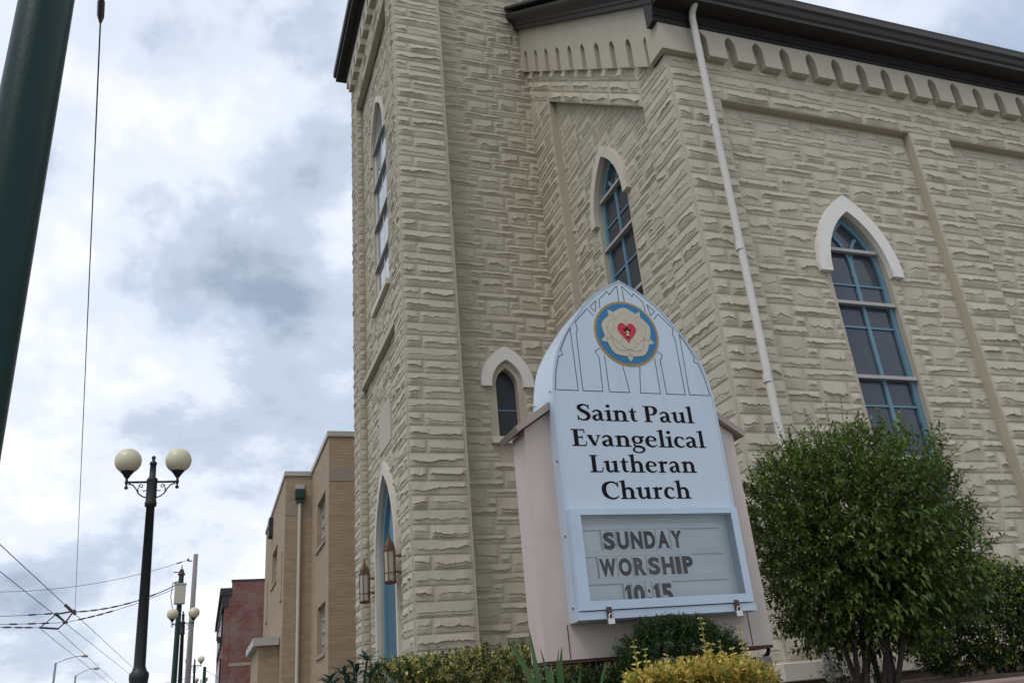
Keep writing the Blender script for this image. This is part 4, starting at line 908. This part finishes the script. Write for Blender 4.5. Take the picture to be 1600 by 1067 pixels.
def sprig(mb, p, d, length, n, L, W, mi, jit=.35, stem=None):
    """shoot with leaves in opposite pairs"""
    d = d.normalized(); s = d.orthogonal().normalized()
    for k in range(n):
        t = (k+.6)/n; q = p+d*length*t; a = k*1.57+vr.uniform(-.4, .4); side = (s*math.cos(a)+d.cross(s)*math.sin(a))
        sc = (1-.35*t)*vr.uniform(.75, 1.2)
        for sg in (1, -1):
            dd = (side*sg+d*.75+UP*.1+rv()*jit); leaf(mb, q, dd, UP+rv()*.3, L*sc, W*sc, mi)
    leaf(mb, p+d*length, d+rv()*.2, UP+rv()*.3, L*.6, W*.6, mi)
    if stem is not None: stem.tube([p, p+d*length], [.0032, .0016], 4, caps=False)

# privet globe behind the bed
bush = thing('shrub', (4.72, 5.35, EYE+TER), 'tall rounded green shrub on dark bare stems beside the sign', 'shrub')
C0 = Vector((4.90, 5.45, EYE+.97)); RX, RY_, RZ_ = .93, .88, .90
fol, stm = MB(), MB()
def crown(v, r): return C0+Vector((v.x*RX, v.y*RY_, v.z*RZ_))*r
def lump(v): return 1+.13*noise.noise(v*2.1+Vector((3, 1, 7)))+.07*noise.noise(v*5.3)
big_leaves = []
for k in range(4300):
    v = rv(); q = 1/max(abs(v.x)**2.25+abs(v.y)**2.25+abs(v.z)**2.25, 1e-3)**(1/2.25)
    r = (vr.random()**.45)*lump(v)*q*.97
    if r < .34: continue
    if noise.noise(v*3.1+Vector((9, 4, 2))) > .30 and r > .78: continue
    p = crown(v, r); d = (v*.9+UP*(.55 if v.z > -.3 else .0)+rv()*.6).normalized()
    young = r > .8 and vr.random() < (.45 if v.z > .5 else .10)
    sprig(fol, p-d*.08, d, vr.uniform(.10, .22), vr.choice((3, 4, 5)), .070 if v.z > -.3 else .082, .033 if v.z > -.3 else .041, 1 if young else 0, stem=stm if r > .85 else None)
for k in range(120):                                   # long whippy shoots past the outline
    v = rv(); 
    if k < 44: v = Vector((-1, vr.uniform(-.6, .2), vr.uniform(-.85, .05))).normalized()
    elif k < 62: v = Vector((1, vr.uniform(-.6, .2), vr.uniform(-.3, .5))).normalized()
    elif v.z < .1: v.z = abs(v.z)+.3; v.normalize()
    q = 1/max(abs(v.x)**2.25+abs(v.y)**2.25+abs(v.z)**2.25, 1e-3)**(1/2.25); p = crown(v, lump(v)*q*.86); d = (v*Vector((1, 1, .5))+UP*vr.uniform(.1, .9)+rv()*.3).normalized() if k >= 44 else (v+rv()*.25+UP*vr.uniform(-.05, .35)).normalized()
    sprig(fol, p, d, vr.uniform(.16, .36), 8, .042, .017, 1 if (v.z > .4 and vr.random() < .5) else 0, stem=stm)
o = raw(fol, 'foliage', ['leaf_privet', 'leaf_privet_young'], bush); o['kind'] = 'stuff'
for k in range(80):                                   # the larger hanging leaves low on the front
    v = Vector((vr.uniform(-.9, .9), -1, vr.uniform(-1.0, .1))).normalized(); q = 1/max(abs(v.x)**2.25+abs(v.y)**2.25+abs(v.z)**2.25, 1e-3)**(1/2.25)
    p = crown(v, lump(v)*q*vr.uniform(.9, 1.0)); m = MB(); leaf(m, p, (Vector((vr.uniform(-.6, .6), -.5, -.8))+rv()*.4), Vector((0, -1, .4)), vr.uniform(.06, .085), vr.uniform(.03, .04), 0, .12, .1); raw(m, 'leaf', ['leaf_privet'], bush)
for k in range(11):
    a = vr.uniform(0, 6.28); b0 = Vector((4.70+.16*math.cos(a), 5.4+.14*math.sin(a), EYE+TER-.05)); tgt = C0+Vector((vr.uniform(-.6, .6), vr.uniform(-.5, .5), vr.uniform(-.2, .35)))
    mid = b0.lerp(tgt, .45)+Vector((vr.uniform(-.06, .06), vr.uniform(-.06, .06), .08)); stm2 = MB(); stm2.tube([b0, b0.lerp(mid, .5)+rv()*.02, mid, mid.lerp(tgt, .5)+rv()*.05, tgt], [.022, .019, .016, .011, .005], 7)
    for j in range(5):
        t0 = mid.lerp(tgt, vr.random()); e_ = t0+(rv()+UP*.4)*.35; stm2.tube([t0, t0.lerp(e_, .5)+rv()*.03, e_], [.009, .007, .003], 5)
    stm2.build('stem', 'bark', bush)
o = raw(stm, 'twigs', ['bark'], bush); o['kind'] = 'stuff'

def mound(name, label, group, centre, rad, n, L, W, mats, weights, up=.5, inner=.55, power=2.3, sprigs=3, length=.08, shoots=0, stems=True):
    c = Vector(centre); e = thing(name, (c.x, c.y, EYE+TER), label, 'shrub', group); f = MB()
    for k in range(n):
        v = rv(); 
        if v.z < -.75: v.z = -v.z
        q = 1/max(abs(v.x)**power+abs(v.y)**power+abs(v.z)**power, 1e-3)**(1/power)
        r = (inner+(1-inner)*vr.random()**.6)*q*(1+.14*noise.noise(v*2.4+c)+.08*noise.noise(v*6+c)); p = c+Vector((v.x*rad[0], v.y*rad[1], v.z*rad[2]))*r
        d = (v+UP*up+rv()*.6).normalized(); x = vr.random(); mi = 0
        for i, w in enumerate(weights):
            if x < w: mi = i; break
            x -= w
        sprig(f, p-d*length*.5, d, length*vr.uniform(.6, 1.4), sprigs, L*vr.uniform(.75, 1.2), W*vr.uniform(.8, 1.15), mi)
    o = raw(f, 'foliage', mats, e); o['kind'] = 'stuff'
    if stems:
        s = MB()
        for k in range(7):
            a = vr.uniform(0, 6.28); s.tube([(c.x+.08*math.cos(a), c.y+.05*math.sin(a), EYE+TER-.05), (c.x+.5*rad[0]*math.cos(a), c.y+.5*rad[1]*math.sin(a), c.z)], [.015, .005], 5)
        s.build('stems', 'bark', e)
    return e
# clipped variegated hedge in front of the tower
hw = (.42, .34, .24)
for k, (x, y, top, rx, lb) in enumerate(((1.40, 6.3, .32, .34, 'variegated yellow-edged hedge shrub beside the dark long-leaved shrub'), (1.84, 6.35, .345, .42, 'variegated yellow-edged hedge shrub before the tower buttress'), (2.36, 6.4, .36, .42, 'variegated yellow-edged hedge shrub behind the strappy leaves'), (2.95, 6.5, .33, .4, 'variegated yellow-edged hedge shrub behind the sign surround'))):
    mound('hedge_shrub', lb, 'variegated hedge', (x, y, EYE+TER+(top-TER)/2), (rx, .36, (top-TER)/2+.02), 1700, .038, .020, ['leaf_hedge_green', 'leaf_hedge_yellow', 'leaf_dark'], (.42, .38, .2), inner=.35, power=3.2, length=.055, sprigs=2)
mound('boxwood', 'small dark green ball of boxwood in front of the sign surround', None, (2.74, 4.80, EYE+.10), (.42, .25, .29), 3200, .026, .013, ['leaf_box', 'leaf_dark'], (.8, .2), inner=.6, length=.05, sprigs=4)
mound('shrub', 'dark leafy shrub with yellow-green tips beyond the tall rounded shrub', None, (7.05, 6.5, EYE+.28), (.80, .6, .52), 4200, .054, .028, ['leaf_dark', 'leaf_lime'], (.8, .2), inner=.6, length=.1)
mound('shrub', 'yellow-green topped shrub against the nave wall', None, (7.45, 6.75, EYE+.62), (.6, .4, .28), 1000, .045, .023, ['leaf_lime', 'leaf_dark'], (.7, .3), inner=.6, length=.1)
mound('ground_shrub', 'low sparse shrub at the foot of the nave wall', None, (5.55, 6.7, EYE-.08), (.4, .25, .12), 120, .04, .02, ['leaf_privet', 'leaf_dark'], (.6, .4), length=.08)
mound('ground_shrub', 'low dark leafy clump under the sign posts', None, (2.35, 5.1, EYE-.02), (.5, .2, .16), 420, .04, .018, ['leaf_dark', 'leaf_box'], (.6, .4), length=.08)

# golden shrub with upright shoots
gold = thing('gold_shrub', (2.6, 4.4, EYE+TER), 'low golden yellow shrub with upright leafy shoots before the sign', 'shrub'); f = MB(); st_ = MB()
for k in range(620):
    a = vr.uniform(0, 6.28); r = math.sqrt(vr.random()); x, y = .47*r*math.cos(a), .24*r*math.sin(a); z0 = .09*(1-.6*r*r)+.02*noise.noise((x*5, y*5, 0))
    p = Vector((2.60+x, 4.38+y, EYE+z0-vr.random()**2*.16)); d = (UP+Vector((x, y, 0))*1.2+rv()*.5).normalized()
    sprig(f, p-d*.04, d, vr.uniform(.05, .10), 3, vr.uniform(.042, .066), vr.uniform(.024, .037), 0 if vr.random() < .8 else 1, stem=st_)
for (x, h, w) in ((2.684, .345, 1), (2.236, .245, 1), (2.30, .20, .8), (2.93, .285, .8), (2.785, .215, .8), (2.86, .17, 1), (2.43, .16, 1), (2.52, .14, 1.1), (2.72, .20, 1.2), (2.95, .16, 1.2)):
    sh = MB(); p = Vector((x-.01, 4.38, EYE-.06)); tip = Vector((x, 4.40, EYE+h)); n = int((h+.06)/.029)
    sh.tube([p, tip], [.004, .002], 5, mi=1)
    for k in range(n):
        t = (k+1)/n; q = p.lerp(tip, t); a = k*1.57+.5
        for sg in (1, -1): leaf(sh, q, Vector((math.cos(a)*sg, math.sin(a)*sg, .35))+rv()*.3, Vector((0, -.8, .6))+rv()*.4, .05*w*(1-.45*t), .025*w*(1-.4*t), 0, .15, .25)
    raw(sh, 'shoot', ['leaf_gold', 'leaf_lime'], gold)
o = raw(f, 'foliage', ['leaf_gold', 'leaf_lime'], gold); o['kind'] = 'stuff'; st_.build('stems', 'leaf_lime', gold)
fl = thing('red_flower', (2.72, 4.52, EYE+TER), 'small red blossom between the golden shrub and the boxwood', 'flower'); m = MB(); m.tube([(2.72, 4.55, EYE+TER), (2.735, 4.5, EYE+.12)], .003, 5); m.build('stalk', 'leaf_lime', fl)
for k in range(9):
    m = MB(); leaf(m, Vector((2.735, 4.5, EYE+.12)), rv()+UP*.3, UP, .022, .016); raw(m, 'petal', ['red_flower'], fl)

# strappy iris leaves
iris = thing('iris_clump', (1.72, 4.5, EYE+TER), 'clump of long sword-shaped green leaves beside the sign surround', 'plant')
def blade(parent, base, tip, w, bend, mat):
    b, t_ = Vector(base), Vector(tip); m = MB(); n = 9; vs = []
    side = (t_-b).cross(Vector((0.25, -1, 0))).normalized()
    for i in range(n+1):
        s = i/n; p = b.lerp(t_, s)+Vector(bend)*math.sin(math.pi*s); ww = w*(1-.25*s) if s < .55 else w*.86*(1-((s-.55)/.45)**1.6)
        vs += [p-side*ww/2, p+Vector((.0, .004, 0)), p+side*ww/2]
    m.add(vs, [(i*3+j, i*3+j+1, i*3+j+4, i*3+j+3) for i in range(n) for j in (0, 1)]); return raw(m, 'blade', [mat], parent)
for (bx, tx, th, w, bend) in ((1.72, 1.683, .375, .030, (.0, 0, 0)), (1.71, 1.52, .315, .034, (.03, 0, .02)), (1.76, 1.70, .25, .024, (.01, 0, 0)), (1.80, 1.78, .17, .026, (-.03, -.02, .04)), (1.86, 1.835, .25, .032, (-.025, 0, .03)), (1.90, 1.95, .14, .024, (.0, 0, .03)),
        (1.70, 1.46, .12, .026, (-.02, 0, .06)), (1.92, 1.84, .245, .022, (-.06, 0, .0)), (1.74, 1.62, .16, .022, (0, -.02, .02)), (1.98, 2.10, .16, .02, (0, 0, .03)), (1.82, 1.75, .13, .022, (0, -.04, .02))):
    blade(iris, (bx, 4.5+vr.uniform(-.05, .05), EYE+TER-.02), (tx, 4.5+vr.uniform(-.06, .06), EYE+th), w*1.25, bend, 'leaf_iris')

# broad-leaved evergreen by the tower door
rh = thing('rhododendron', (1.0, 6.15, EYE+TER), 'dark evergreen with whorls of long glossy leaves beside the hedge', 'shrub'); sm = MB()
for (x, y, h) in ((.80, 6.15, .26), (.90, 6.1, .30), (.98, 6.2, .35), (1.07, 6.2, .39), (1.15, 6.3, .33), (.92, 6.0, .24), (1.06, 6.0, .27), (.85, 6.3, .26), (1.02, 6.35, .30), (.76, 6.0, .20)):
    q = Vector((x, y, EYE+h-.05)); sm.tube([(.98, 6.15, EYE+TER-.02), ((x+.98)/2, (y+6.15)/2, EYE+(h+TER)/2-.03), q], [.014, .01, .007], 5)
    n = vr.choice((8, 9, 10))
    for k in range(n):
        a = 6.283*k/n+vr.uniform(-.2, .2); el = vr.uniform(.15, 1.0); d = Vector((math.cos(a)*math.cos(el), math.sin(a)*math.cos(el), math.sin(el))); m = MB(); leaf(m, q, d, UP, vr.uniform(.10, .15), vr.uniform(.032, .042), 0, .12, .22); raw(m, 'leaf', ['leaf_rhodo'], rh)
sm.build('stems', 'bark', rh)
